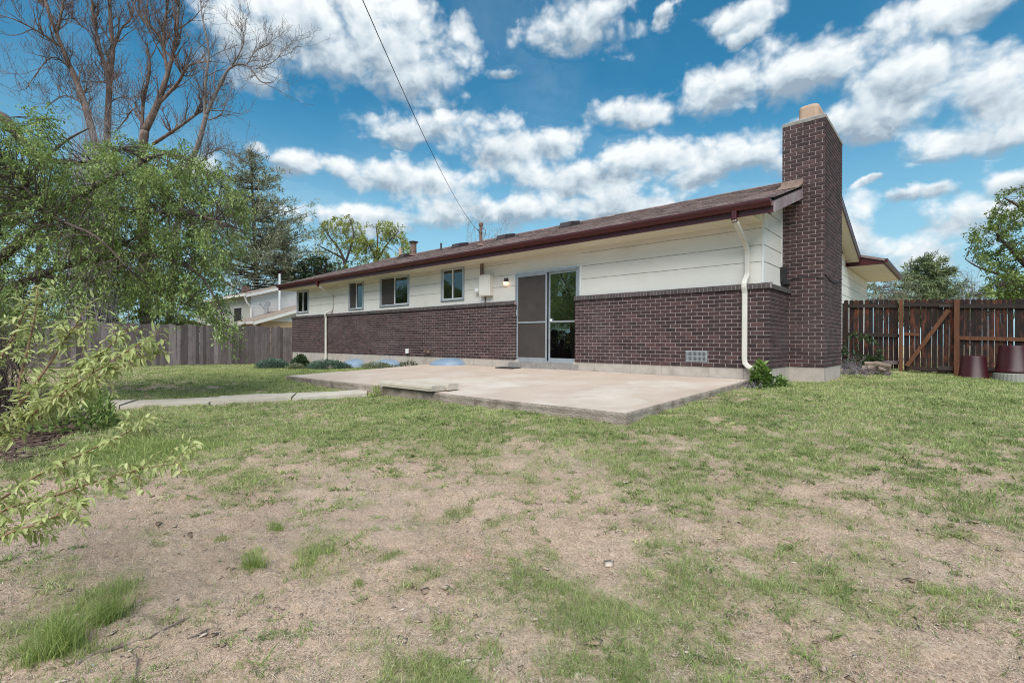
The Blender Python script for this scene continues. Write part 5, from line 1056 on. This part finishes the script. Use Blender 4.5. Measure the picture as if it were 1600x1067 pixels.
bare_tree('slender pale bare tree leaning right, rightmost of the dead trees', [[(262,560,D1-3,.34),(272,400,D1-3,.30),(290,280,D1-3,.26),(310,225,D1-3,.22),(322,180,D1-3,.20)],[(322,180,D1-3,.18),(338,145,D1-3,.15),(358,108,D1-3,.11),(385,102,D1-3,.08),(408,128,D1-3,.06),(428,128,D1-4,.03)],[(320,185,D1-3,.14),(321,130,D1-3,.12),(326,80,D1-3,.09),(315,20,D1-3,.06),(312,-40,D1-3,.03)],[(360,107,D1-3,.08),(380,70,D1-3,.05),(378,40,D1-3,.03)],[(400,108,D1-3,.05),(430,95,D1-4,.03),(444,72,D1-4,.015)],[(325,188,D1-3,.07),(345,180,D1-3,.045),(352,160,D1-3,.02)],[(292,275,D1-3,.12),(310,255,D1-3,.08),(325,248,D1-3,.04)],[(326,240,D1-3,.06),(350,232,D1-3,.04),(372,248,D1-3,.02)],[(385,102,D1-3,.06),(400,80,D1-3,.04),(420,70,D1-3,.02)]], 110, 1.6, .012, M['barkg'], .5)
# grey twiggy brush in and behind the dead trees
def twig_bush(lab, poly, depth, ds, n, length, rmin, m, name='bare_bush', base_y=None):
    P = poly_points(poly, n); cx = np.mean(P[:, 0]); by = base_y or max(p[1] for p in poly); b = at(cx, by, depth); root = empty(name, tuple(b), lab, 'bush'); mb = MB()
    for a, y in P:
        e = at(a, y, depth+RNG.normal(0, ds)); s = b + np.array([RNG.normal(0, .35), RNG.normal(0, .35), 0]) + (e-b)*RNG.uniform(.0, .25)*np.array([1, 1, .2]); t = np.linspace(0, 1, 6)[:, None]; mid = (s+e)/2 + rndir(1)[0]*np.linalg.norm(e-s)*.15; L_ = (1-t)**2*s+2*t*(1-t)*mid+t*t*e
        R = np.linspace(rmin*2.2, rmin*.7, 6); mb.tube(L_, R, 4, var=RNG.uniform(0, 1), cap=False); grow_bare(mb, L_, R, 5, 2, length, rmin*.8, .3, maxlvl=3)
    mb.build('branches', m, root); return root
twig_bush('mass of fine grey twigs around the foot of the two left dead trees', [(95,270),(115,190),(150,170),(178,200),(185,260),(165,290)], D1-8, .8, 150, 1.0, .012, M['twigg'], base_y=560)
twig_bush('purple grey leafless bush above the weathered fence, left', [(85,520),(100,478),(140,466),(185,480),(195,520)], 26, .7, 60, .8, .012, M['brush'], base_y=560)
twig_bush('purple grey leafless bush above the weathered fence, behind the hanging leaves', [(200,520),(205,470),(250,462),(300,478),(320,520)], 27, .7, 70, .8, .012, M['brush'], base_y=560)
twig_bush('small bare tree showing over the roof ridge behind the service mast', [(728,378),(725,352),(745,342),(775,345),(795,358),(790,375)], 48, .6, 26, 1.3, .02, M['twigg'], name='bare_tree', base_y=520)
twig_bush('grey leafless shrub over the right fence, left of the tall green tree', [(1480,470),(1488,445),(1510,425),(1540,440),(1548,470)], 40, .6, 60, 1.2, .016, M['brush'], base_y=540)
# conifers
def conifer(name, lab, base, top_, depth, rbase, m, nwh, nbr, leafsz, asym=0, droop=.12, start=.12, irregular=.3, tufts=26, power=.8, barkm=None):
    B = at(base[0], base[1], depth); T = at(top_[0], top_[1], depth); root = empty(name, tuple(B), lab, 'tree'); mb = MB(); H = np.linalg.norm(T-B); ax = (T-B)
    mb.tube([B+ax*s for s in np.linspace(0, 1, 8)], np.linspace(H*.018, H*.003, 8), 9); mb.build('trunk', barkm or M['bark'], root, smooth=True); mb = MB(); Cs = []; Dv = []
    for w in range(nwh):
        s = start+(1-start)*(w+RNG.uniform(-.4, .4))/nwh; s = min(max(s, .02), .985); p = B+ax*s
        for b in range(nbr):
            th = RNG.uniform(0, 6.283); L_ = rbase*((1-s)/(1-start))**power*RNG.uniform(1-irregular*1.6, 1+irregular*.5)+.15; d = np.array([math.cos(th), math.sin(th), RNG.uniform(-.05, .4)]); t = np.linspace(0, 1, 6)[:, None]; Q = p + d*L_*t + np.array([0, 0, -droop*L_])*np.sin(t*math.pi) + np.array([0, 0, .12*L_])*t*t
            mb.tube(Q, np.linspace(.012*L_+.01, .006, 6), 4, cap=False); nt = max(4, int(tufts*L_/rbase)); u = RNG.uniform(.22, 1.02, nt); k = np.minimum((u*5).astype(int), 4); f = (u*5-k)[:, None]; c = Q[k]*(1-f)+Q[np.minimum(k+1, 5)]*f + RNG.normal(0, .07*L_+.04, (nt, 3))*np.array([1, 1, .6]); Cs.append(c); Dv.append(np.repeat(unit(d)[None], nt, 0))
    mb.build('branches', barkm or M['bark'], root); C = np.concatenate(Cs); Dd = np.concatenate(Dv); per = 9; n = len(C)
    C2 = np.repeat(C, per, 0)+RNG.normal(0, leafsz*.22, (n*per, 3)); D2 = unit(np.repeat(Dd, per, 0)*.6+rndir(n*per)+np.array([0, 0, .3])); leaf_mesh('needle_crown', C2, D2, rndir(n*per), leafsz*RNG.uniform(.6, 1.2, n*per), leafsz*.16, np.clip(np.repeat(RNG.normal(.5, .22, n), per)+RNG.normal(0, .12, n*per), 0, 1), m, root, simple=True)
conifer('pine_tree', 'tall dark pine behind the neighbour house at the left', (405,540), (392,240), 44, 6.2, M['needle'], 26, 8, .40, droop=.05, irregular=.5, tufts=26, power=.55, start=.28)
conifer('pine_tree', 'smaller dark pine right of the tall pine, partly hidden by the roof end', (455,540), (440,352), 47, 2.8, M['needle'], 13, 7, .45, droop=.05, irregular=.5, tufts=22, power=.5, start=.3)
conifer('pine_tree', 'round topped light green pine beyond the right fence', (1447,560), (1446,402), 38, 2.7, M['needle_l'], 15, 9, .36, droop=-.05, irregular=.35, tufts=30, power=.55, start=.30)
# lime green elms over the roof, the tall tree at the right and hazy bushes
def leafy(lab, limbs, poly, depth, ds, ncl, nl, ll, lw, m, bm, droop=.2, tw=.9, name='leafy_tree', cat='tree', **k):
    r = empty(name, tuple(at(*limbs[0][0][:3])), lab, cat); clump_tree(r, limbs, poly, depth, ds, ncl, nl, ll, lw, m, bm, droop, tw=tw, **k)
leafy('loose lime green elm over the roof, beside the dark pines', [[(545,560,50,0.250),(543,450,50,0.200),(535,400,50,0.125),(515,370,50,0.080),(500,350,50,0.040)],[(540,410,50,.12),(552,370,50,.08),(548,345,50,.06)],[(538,405,50,.14),(520,395,50,.10),(500,385,50,.05)]],
  [(493,420),(492,380),(500,350),(520,342),(540,334),(560,345),(566,372),(560,400),(550,420)], 50, 1.2, 200, 28, .20, .11, M['leaf_elm'], M['bark'], gcut=.50, gscale=.7, seed=5)
leafy('wide lime green elm over the roof, left of the flue pipe', [[(592,560,54,0.250),(590,450,54,0.210),(588,410,54,0.150),(575,380,54,0.080),(562,360,54,0.040)],[(588,410,54,.13),(606,380,54,.08),(622,362,54,.06)],[(588,405,54,.12),(590,375,54,.08),(588,355,54,.06)]],
  [(553,415),(556,368),(570,352),(600,348),(622,352),(636,372),(642,392),(620,402),(590,412)], 54, 1.3, 240, 30, .21, .12, M['leaf_elm'], M['bark'], gcut=.49, gscale=.7, seed=6)
leafy('low dark green bush showing over the far end of the roof', [[(500,540,45,.2),(505,440,45,.12),(510,410,45,.05)]], [(470,445),(478,405),(500,400),(525,402),(545,412),(545,425)], 45, 1, 110, 30, .26, .14, M['leaf_d'], M['bark'], name='bush', cat='bush', gcut=.42)
leafy('tall open bright green tree at the right edge above the fence', [[(1660,640,28,.42),(1650,500,28,.34),(1625,440,28,.24),(1590,400,28,.14),(1560,370,28,.07)],[(1625,440,28,.16),(1575,432,28,.10),(1530,418,28,.05),(1508,405,28,.02)],[(1640,470,28,.2),(1630,380,28,.16),(1600,330,28,.09),(1570,310,28,.04)],[(1600,455,28,.12),(1560,458,28,.07),(1520,462,28,.03)],[(1650,480,28,.2),(1660,350,28,.14),(1640,290,28,.06)]],
  [(1500,412),(1520,395),(1522,365),(1545,348),(1562,310),(1580,295),(1640,285),(1720,330),(1720,480),(1555,480),(1548,445),(1530,425)], 28, 1.3, 560, 36, .17, .09, M['leaf_r'], M['bark'], gcut=.47, gscale=.9, seed=8, tw=.75)
leafy('grey green hazy bush over the right fence beside the house eave', [[(1375,560,34,.15),(1375,480,34,.10),(1380,450,34,.04)]], [(1335,480),(1345,448),(1375,440),(1400,432),(1420,445),(1425,480)], 34, 1.0, 130, 34, .17, .08, M['leaf_g'], M['barkg'], name='bush', cat='bush', gcut=.40)
leafy('bright green bush low behind the right fence under the tall tree', [[(1560,560,27,.12),(1560,480,27,.08),(1560,450,27,.04)]], [(1535,480),(1545,445),(1580,430),(1640,430),(1640,480)], 27, .9, 150, 34, .17, .09, M['leaf_r'], M['bark'], name='bush', cat='bush', gcut=.38)
leafy('bushy green tree just beyond the left fence, seen under and through the near tree', [[(60,560,26,.25),(60,450,26,.16),(60,360,26,.06)]], [(-80,520),(-60,330),(20,300),(110,330),(200,380),(300,410),(335,450),(330,505),(200,520)], 26, 1.0, 560, 34, .24, .11, M['leaf'], M['bark'], gcut=.36)
# green garden trees on the camera's own side, seen mirrored in the door glass
def plain_tree(x, y, h_, r_, lab):
    z = gzz(x, y); root = empty('leafy_tree', (x, y, z), lab, 'tree'); mb = MB(); P = np.array([(x, y, z-.2), (x+.1, y, z+h_*.35), (x-.1, y+.1, z+h_*.9)]); mb.tube(smooth_line(P), np.linspace(.2, .04, 11), 8); mb.build('trunk', M['bark'], root, smooth=True)
    n = 4200; u = rndir(n)*RNG.uniform(.35, 1, (n, 1))**.6*np.array([r_, r_, h_*.38]); C = u+np.array([x, y, z+h_*.62]); k = fbm(C[:, 0]+C[:, 2], C[:, 1]-C[:, 2]*.6, .9, 2, 5) > .44; C = np.repeat(C[k], 5, 0); C = C+RNG.normal(0, .12, C.shape); leaf_mesh('leaf_crown', C, rndir(len(C)), rndir(len(C)), .16, .08, RNG.uniform(0, 1, len(C)), M['leaf'], root, simple=True)
plain_tree(-15.5, -15.5, 6.5, 2.6, 'green tree mirrored in the glass door, left in the reflection')
plain_tree(-11.5, -15, 4.6, 2.0, 'lower green tree mirrored in the glass door, right in the reflection')

plain_tree(-27, -13.5, 6.0, 2.8, 'round green tree beyond the left fence, mirrored in the far windows')
plain_tree(-19.5, -18.5, 6.5, 2.8, 'tall green tree near the rear fence corner, mirrored in the bedroom windows')
fb = empty('picket_fence', (-8, -13.2, -.7), 'dark board fence along the rear of the garden, mirrored in the lower door glass', 'fence')
picket_fence(fb, (-22.2, -13.2), (6, -13.2), lambda t: 1.05, .14, .008, .018, M['darkwood'], 0, seed=9)
# ---- shrubs and weeds near the house
def shrub(name, lab, x, y, rx, ry, h_, n, ll, lw, m, stems=9, up=.5, cat='shrub', simple=True, hole=.35):
    z = gzz(x, y); root = empty(name, (x, y, z), lab, cat); mb = MB(); u = rndir(n); u[:, 2] = np.abs(u[:, 2]); rad = RNG.uniform(.3, 1, (n, 1))**.5; C = u*rad*np.array([rx, ry, h_])*(1+.35*(fbm(u[:, 0:1]*2+5, u[:, 1:2]*2+u[:, 2:3], 1.2, 2, 3)-.5)) + np.array([x, y, z])
    k = fbm(C[:, 0]*3, C[:, 1]*3+C[:, 2]*4, 1.0, 2, 31) > hole; C = C[k]; nn = len(C); D = unit(u[k]*.6+rndir(nn)*.7+np.array([0, 0, up]))
    for _ in range(stems):
        e = C[RNG.integers(nn)]; s = np.array([x+RNG.normal(0, rx*.15), y+RNG.normal(0, ry*.15), z-.03]); mb.tube([s, (s+e)/2+RNG.normal(0, .03, 3), e], [.008, .006, .003], 5, cap=False)
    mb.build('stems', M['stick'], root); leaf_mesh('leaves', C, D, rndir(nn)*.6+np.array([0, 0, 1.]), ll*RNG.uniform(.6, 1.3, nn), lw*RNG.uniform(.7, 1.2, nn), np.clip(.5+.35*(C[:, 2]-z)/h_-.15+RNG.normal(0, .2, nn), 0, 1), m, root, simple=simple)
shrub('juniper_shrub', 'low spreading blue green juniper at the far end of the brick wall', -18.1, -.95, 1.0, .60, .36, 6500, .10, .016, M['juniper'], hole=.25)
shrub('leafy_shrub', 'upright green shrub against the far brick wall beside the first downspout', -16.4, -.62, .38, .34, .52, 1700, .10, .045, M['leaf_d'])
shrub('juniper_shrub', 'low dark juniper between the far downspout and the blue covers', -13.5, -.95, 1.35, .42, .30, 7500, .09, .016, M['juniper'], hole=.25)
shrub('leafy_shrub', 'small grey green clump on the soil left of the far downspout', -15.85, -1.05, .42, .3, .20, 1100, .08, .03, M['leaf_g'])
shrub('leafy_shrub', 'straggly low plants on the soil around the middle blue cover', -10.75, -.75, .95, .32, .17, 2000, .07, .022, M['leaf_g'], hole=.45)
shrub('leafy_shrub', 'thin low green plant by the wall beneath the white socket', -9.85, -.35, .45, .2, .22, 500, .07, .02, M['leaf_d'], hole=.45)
shrub('weed_plant', 'bright green leafy weed below the downspout at the patio corner', -.02, -.32, .17, .15, .42, 420, .085, .055, M['leaf_w'], up=.3, cat='plant', simple=False, hole=.2)
shrub('weed_plant', 'small green weed on the soil right of the bright weed, by the footing', .22, -.10, .10, .09, .20, 120, .065, .04, M['leaf_w'], up=.3, cat='plant', simple=False, hole=.2)
twig = empty('dead_plant', (-.12, -.45, gzz(-.12, -.45)), 'dry grey dead plant on the ground in front of the bright green weed', 'plant'); mb = MB()
for _ in range(70):
    s = np.array([-.14+RNG.normal(0, .10), -.46+RNG.normal(0, .06), gzz(-.1, -.4)]); d = unit(rndir(1)[0]+np.array([0, 0, .8])); mb.tube([s, s+d*.06+RNG.normal(0, .01, 3), s+d*RNG.uniform(.08, .17)], [.005, .004, .002], 4, var=RNG.uniform(0, 1), cap=False)
mb.build('stems', M['brush'], twig)
shrub('weed_plant', 'little yellow green weed growing against the front edge of the patio', -5.02, -4.52, .10, .07, .20, 90, .09, .02, M['leaf_y'], up=.8, cat='plant', hole=.1)
shrub('vine_shrub', 'dark green vine climbing the dark fence behind the log heap', .48, 6.72, .50, .20, .95, 1300, .10, .06, M['leaf_d'], hole=.42)
twig_bush('grey dry brush on the ground between the chimney footing and the logs', [(1318,588),(1318,568),(1340,562),(1352,580)], 11.2, .12, 40, .16, .004, M['brush'], base_y=592)
shrub('leafy_shrub', 'small dark leaved shrub in the mulch behind the yellow green sapling', -5.6, -8.35, .50, .42, .60, 900, .085, .042, M['leaf'], simple=False, hole=.46)
twig_bush('brown leafless shrub at the left edge behind the sapling', [(-40,650),(-30,560),(5,480),(22,520),(30,600),(20,640)], 6.6, .3, 55, .35, .006, M['bark'], base_y=668)
# ---- the yellow-green sapling reaching in from the left
sap = empty('sapling', at(-260, 980, 2.3), 'yellow green leafy sapling branches reaching in from the left edge', 'sapling')
stems = [[(-150,830,2.3,.009),(0,688,2.3,.007),(60,640,2.28,.006),(120,580,2.25,.0045),(185,530,2.22,.003),(205,505,2.2,.0015)],
 [(-150,800,2.25,.009),(0,672,2.25,.008),(25,640,2.25,.007),(55,600,2.27,.006),(90,550,2.3,.004),(120,505,2.3,.003),(135,480,2.3,.0015)],
 [(-120,760,2.4,.008),(15,660,2.42,.006),(32,590,2.42,.006),(45,540,2.42,.0045),(55,490,2.42,.003),(60,445,2.42,.0015)],
 [(60,640,2.28,.005),(120,608,2.2,.0045),(175,580,2.15,.0035),(215,562,2.12,.0025),(262,552,2.1,.0012)],
 [(30,662,2.28,.005),(90,620,2.2,.004),(150,580,2.12,.003),(200,548,2.08,.002),(250,520,2.05,.001)],
 [(-150,860,1.95,.008),(0,780,1.95,.005),(60,742,1.95,.004),(130,708,1.93,.003),(200,675,1.9,.002),(235,650,1.88,.001)],
 [(-150,900,1.9,.008),(0,800,1.9,.005),(70,780,1.9,.004),(140,755,1.88,.003),(210,735,1.85,.002),(285,722,1.82,.001)],
 [(-150,930,1.85,.007),(0,840,1.85,.004),(60,818,1.85,.003),(110,795,1.83,.002),(150,775,1.82,.001)],
 [(-120,720,2.5,.007),(0,560,2.5,.005),(30,505,2.5,.004),(45,470,2.5,.002)],
 [(90,550,2.3,.003),(110,520,2.3,.0022),(135,505,2.3,.001)],[(120,580,2.25,.003),(160,560,2.25,.002),(190,545,2.25,.001)]]
W = limbs_to_world(stems); mb = MB()
for P, R in W: mb.tube(P, R, 7)
mb.build('stem', M['twig'], sap, smooth=True)
Cs = []; Ds = []; Ns = []; mb = MB()
def leafy_node(p, T, k):
    for _ in range(k):
        sd = unit(np.cross(T, rndir(1)[0])); d = unit(T*.5+sd*.75+np.array([0, 0, -.30])); Cs.append(p+sd*RNG.uniform(0, .006)); Ds.append(d); Ns.append(unit(np.array([0, 0, 1.])+rndir(1)[0]*.6))
for P, R in W:
    seg = np.linalg.norm(np.diff(P, axis=0), axis=1); cum = np.r_[0, np.cumsum(seg)]; s_ = .01
    while s_ < cum[-1]:
        j = min(np.searchsorted(cum, s_, 'right')-1, len(P)-2); f = (s_-cum[j])/seg[j]; p = P[j]*(1-f)+P[j+1]*f; T = unit(P[j+1]-P[j]); px, py, _ = proj(p); s_ += RNG.uniform(.010, .026)
        if px < -70: continue
        leafy_node(p, T, RNG.integers(1, 5))
        if RNG.uniform() < .55:                    # short leafy side twigs
            sd = unit(np.cross(T, rndir(1)[0])); d = unit(T*.7+sd*.7+np.array([0, 0, .15])); L_ = RNG.uniform(.03, .12); m_ = 6; Q = [p]
            for q in range(m_): d = unit(d+rndir(1)[0]*.12+np.array([0, 0, -.10])); Q.append(Q[-1]+d*L_/m_)
            mb.tube(Q, np.linspace(.0013, .0006, m_+1), 4, cap=False)
            for q in range(1, m_+1):
                if RNG.uniform() < .85: leafy_node(Q[q], unit(Q[q]-Q[q-1]), RNG.integers(1, 4))
mb.build('side_twigs', M['twig'], sap)
n = len(Cs); leaf_mesh('leaves', np.array(Cs), np.array(Ds), np.array(Ns), RNG.uniform(.018, .054, n), RNG.uniform(.008, .017, n), np.clip(RNG.normal(.55, .25, n), 0, 1), M['leaf_y'], sap, fold=.22, droop=RNG.uniform(.0, .45, (n, 1)))

# ------------------------------------------------------------------ the neighbour's house
nb = empty('neighbour_house', (-38, 8, -.6), 'white two storey neighbour house with tan lower wing behind the left fence', 'house')
def npt(px, py, dep): return at(px, py, dep)
# main block: gable end faces the garden; axes follow the same street grid
NX = -33.0
def ny(px): 
    d = FW + RT*(px-800)/FPX; t = (NX-CP[0])/d[0]; return CP[1]+t*d[1]
def nz_(px, py):
    d = FW + RT*(px-800)/FPX + UPV*(533.5-py)/FPX; t = (NX-CP[0])/d[0]; return CP[2]+t*d[2]
ya, yb = ny(392), ny(392)+10.5; za = nz_(376, 462)+.25
rid = (ya+yb)/2
mb = MB(); ze = nz_(388, 461)+.05
mb.prism([(ya, -.7), (yb, -.7), (yb, ze), (rid, ze+.30*(rid-ya)), (ya, ze)], 0, NX-12, NX)
for k in range(int((ze+2)/.22)):
    mb.box(NX, NX+.012, ya+.01, yb-.01, -.6+k*.22, -.6+k*.22+.012)
mb.build('wall', M['nb_white'], nb)
mb = MB(); mb.box(NX-11.9, NX-.05, ya-.03, ya+.02, -.5, ze-.05); mb.build('side_wall', M['nb_cream'], nb)
mb = MB(); o = .45
mb.prism([(ya-o, ze-.30*o), (rid, ze+.30*(rid-ya)), (rid, ze+.30*(rid-ya)+.13), (ya-o, ze-.30*o+.13)], 0, NX-12.3, NX+.40)
mb.prism([(yb+o, ze-.30*o), (rid, ze+.30*(rid-ya)), (rid, ze+.30*(rid-ya)+.13), (yb+o, ze-.30*o+.13)], 0, NX-12.3, NX+.40); rf = mb.build('roof', M['nb_roof'], nb)
mb = MB(); mb.prism([(ya-o, ze-.30*o-.1), (rid, ze+.30*(rid-ya)-.1), (rid, ze+.30*(rid-ya)+.10), (ya-o, ze-.30*o+.10)], 0, NX+.37, NX+.42); mb.prism([(yb+o, ze-.30*o-.1), (rid, ze+.30*(rid-ya)-.1), (rid, ze+.30*(rid-ya)+.10), (yb+o, ze-.30*o+.10)], 0, NX+.37, NX+.42); mb.build('rake_board', M['nb_white'], nb)
mb = MB(); mb.box(NX-12.3, NX+.35, ya-o-.10, ya-o, ze-.30*o-.02, ze-.30*o+.12); mb.tube([(NX+.2, ya-o-.05, ze-.30*o), (NX+.15, ya-.3, ze-.6), (NX+.08, ya-.02, ze-.9), (NX+.08, ya-.02, ze-2.4)], .06, 8); mb.build('gutter', M['nb_white'], nb)
mb = MB(); wx = NX-2.2; mb.box(wx-.75, wx+.75, ya-.07, ya-.03, ze-1.85, ze-.75); w = mb.build('window', M['trim'], nb); mb = MB(); mb.box(wx-.68, wx-.03, ya-.09, ya-.071, ze-1.78, ze-.82); mb.box(wx+.03, wx+.68, ya-.09, ya-.071, ze-1.78, ze-.82); mb.build('pane', M['dark'], w)
mb = MB(); wx = NX-8; mb.box(wx-.75, wx+.75, ya-.07, ya-.03, ze-1.65, ze-.75); mb.build('window', M['alum'], nb)
# lower wing nearer the garden
LX = NX+3.4; t = (LX-CP[0]); 
def ly(px):
    d = FW + RT*(px-800)/FPX; return CP[1]+(LX-CP[0])/d[0]*d[1]
def lz(px, py):
    d = FW + RT*(px-800)/FPX + UPV*(533.5-py)/FPX; return CP[2]+(LX-CP[0])/d[0]*d[2]
la, lb = ly(408), ly(408)+9.0; le = lz(408, 501); lr = (la+lb)/2
mb = MB(); mb.box(NX+.013, LX, la, lb, -.7, le); mb.build('wing_wall', M['nb_tan'], nb)
mb = MB(); mb.prism([(la, le), (lb, le), (lr, le+.33*(lr-la))], 0, NX+.013, LX); mb.build('wing_gable', M['nb_white'], nb)
mb = MB(); mb.prism([(la-.55, le-.18), (lr, le+.33*(lr-la)), (lr, le+.33*(lr-la)+.12), (la-.55, le-.06)], 0, NX+.014, LX+.35); mb.prism([(lb+.55, le-.18), (lr, le+.33*(lr-la)), (lr, le+.33*(lr-la)+.12), (lb+.55, le-.06)], 0, NX+.014, LX+.35); wr = mb.build('wing_roof', M['nb_roof'], nb)
mb = MB(); mb.prism([(la-.55, le-.28), (lr, le+.33*(lr-la)-.10), (lr, le+.33*(lr-la)+.10), (la-.55, le-.08)], 0, LX+.31, LX+.36); mb.prism([(lb+.55, le-.28), (lr, le+.33*(lr-la)-.10), (lr, le+.33*(lr-la)+.10), (lb+.55, le-.08)], 0, LX+.31, LX+.36); mb.box(NX+.1, LX+.3, la-.65, la-.55, le-.22, le-.06); mb.build('wing_trim', M['nb_white'], nb)
mb = MB(); mb.tube([(LX+.2, la-.6, le-.2), (LX+.12, la-.3, le-.42), (LX+.05, la+.05, le-.55), (LX+.05, la+.05, -.5)], .055, 8); mb.build('downspout', M['pipe'], nb)
mb = MB(); c = np.array(at(418, 478, 33.5)); n = 22; ax = unit(np.array([.35, -.85, .40])); u = unit(np.cross(ax, (0, 0, 1.))); w = np.cross(u, ax); V = []
for r_ in (.01, .12, .22, .29):
    for i in range(n): th = 2*math.pi*i/n; V.append(c+ax*(r_*r_*.6)+(u*math.cos(th)+w*1.1*math.sin(th))*r_)
mb.add(V, [(j*n+i, j*n+(i+1) % n, (j+1)*n+(i+1) % n, (j+1)*n+i) for j in range(3) for i in range(n)]); dish = mb.build('satellite_dish', M['greydish'], nb, smooth=True)
mb = MB(); mb.tube([c-ax*.02, c+np.array([-.02, .05, -.5]), c+np.array([-.02, .06, -.95])], .03, 7); mb.tube([c-w*.36, c+ax*.62-w*.16], .018, 6); mb.obox(c+ax*.64-w*.16, (ax, u, w), (.06, .045, .05)); mb.build('arm', M['galv'], dish)
mb = MB(); p = at(437, 470, 34.2); q = at(437, 428, 34.2); mb.tube([p-(0,0,1.2), q], .075, 10); mb.build('flue_pipe', M['trim'], nb)
mb = MB(); p = at(362, 462, 40.5); q = at(362, 442, 40.5); mb.tube([p, q], .05, 8); mb.build('vent_pipe', M['trim'], nb)
mb = MB(); p = at(384, 452, 40); mb.obox(p, ((1,0,0),(0,1,0),(0,0,1)), (.25, .25, .22)); mb.build('roof_vent', M['rustpipe'], nb)
mb = MB(); p = at(475, 437, 60); q = at(475, 412, 60); mb.tube([p-(0,0,3), q], .17, 10); mb.lathe(q, [(.24, 0), (.24, .05), (0, .14)], 10)
o = mb.build('vent_pipe', M['galv'], nb)
shed = empty('garden_shed', (-28, -4.5, -.7), 'low shed behind the weathered fence with only its red roof edge showing', 'shed'); c = at(296, 506, 29); mb = MB(); mb.prism([(c[1]-.55, c[2]-.02), (c[1]+.55, c[2]-.02), (c[1]+.5, c[2]+.10), (c[1]-.5, c[2]+.10)], 0, c[0]-1.2, c[0]+.1); mb.build('roof', M['red'], shed); mb = MB(); mb.box(c[0]-1.1, c[0], c[1]-.5, c[1]+.5, -.8, c[2]-.02); mb.build('wall', M['nb_tan'], shed)
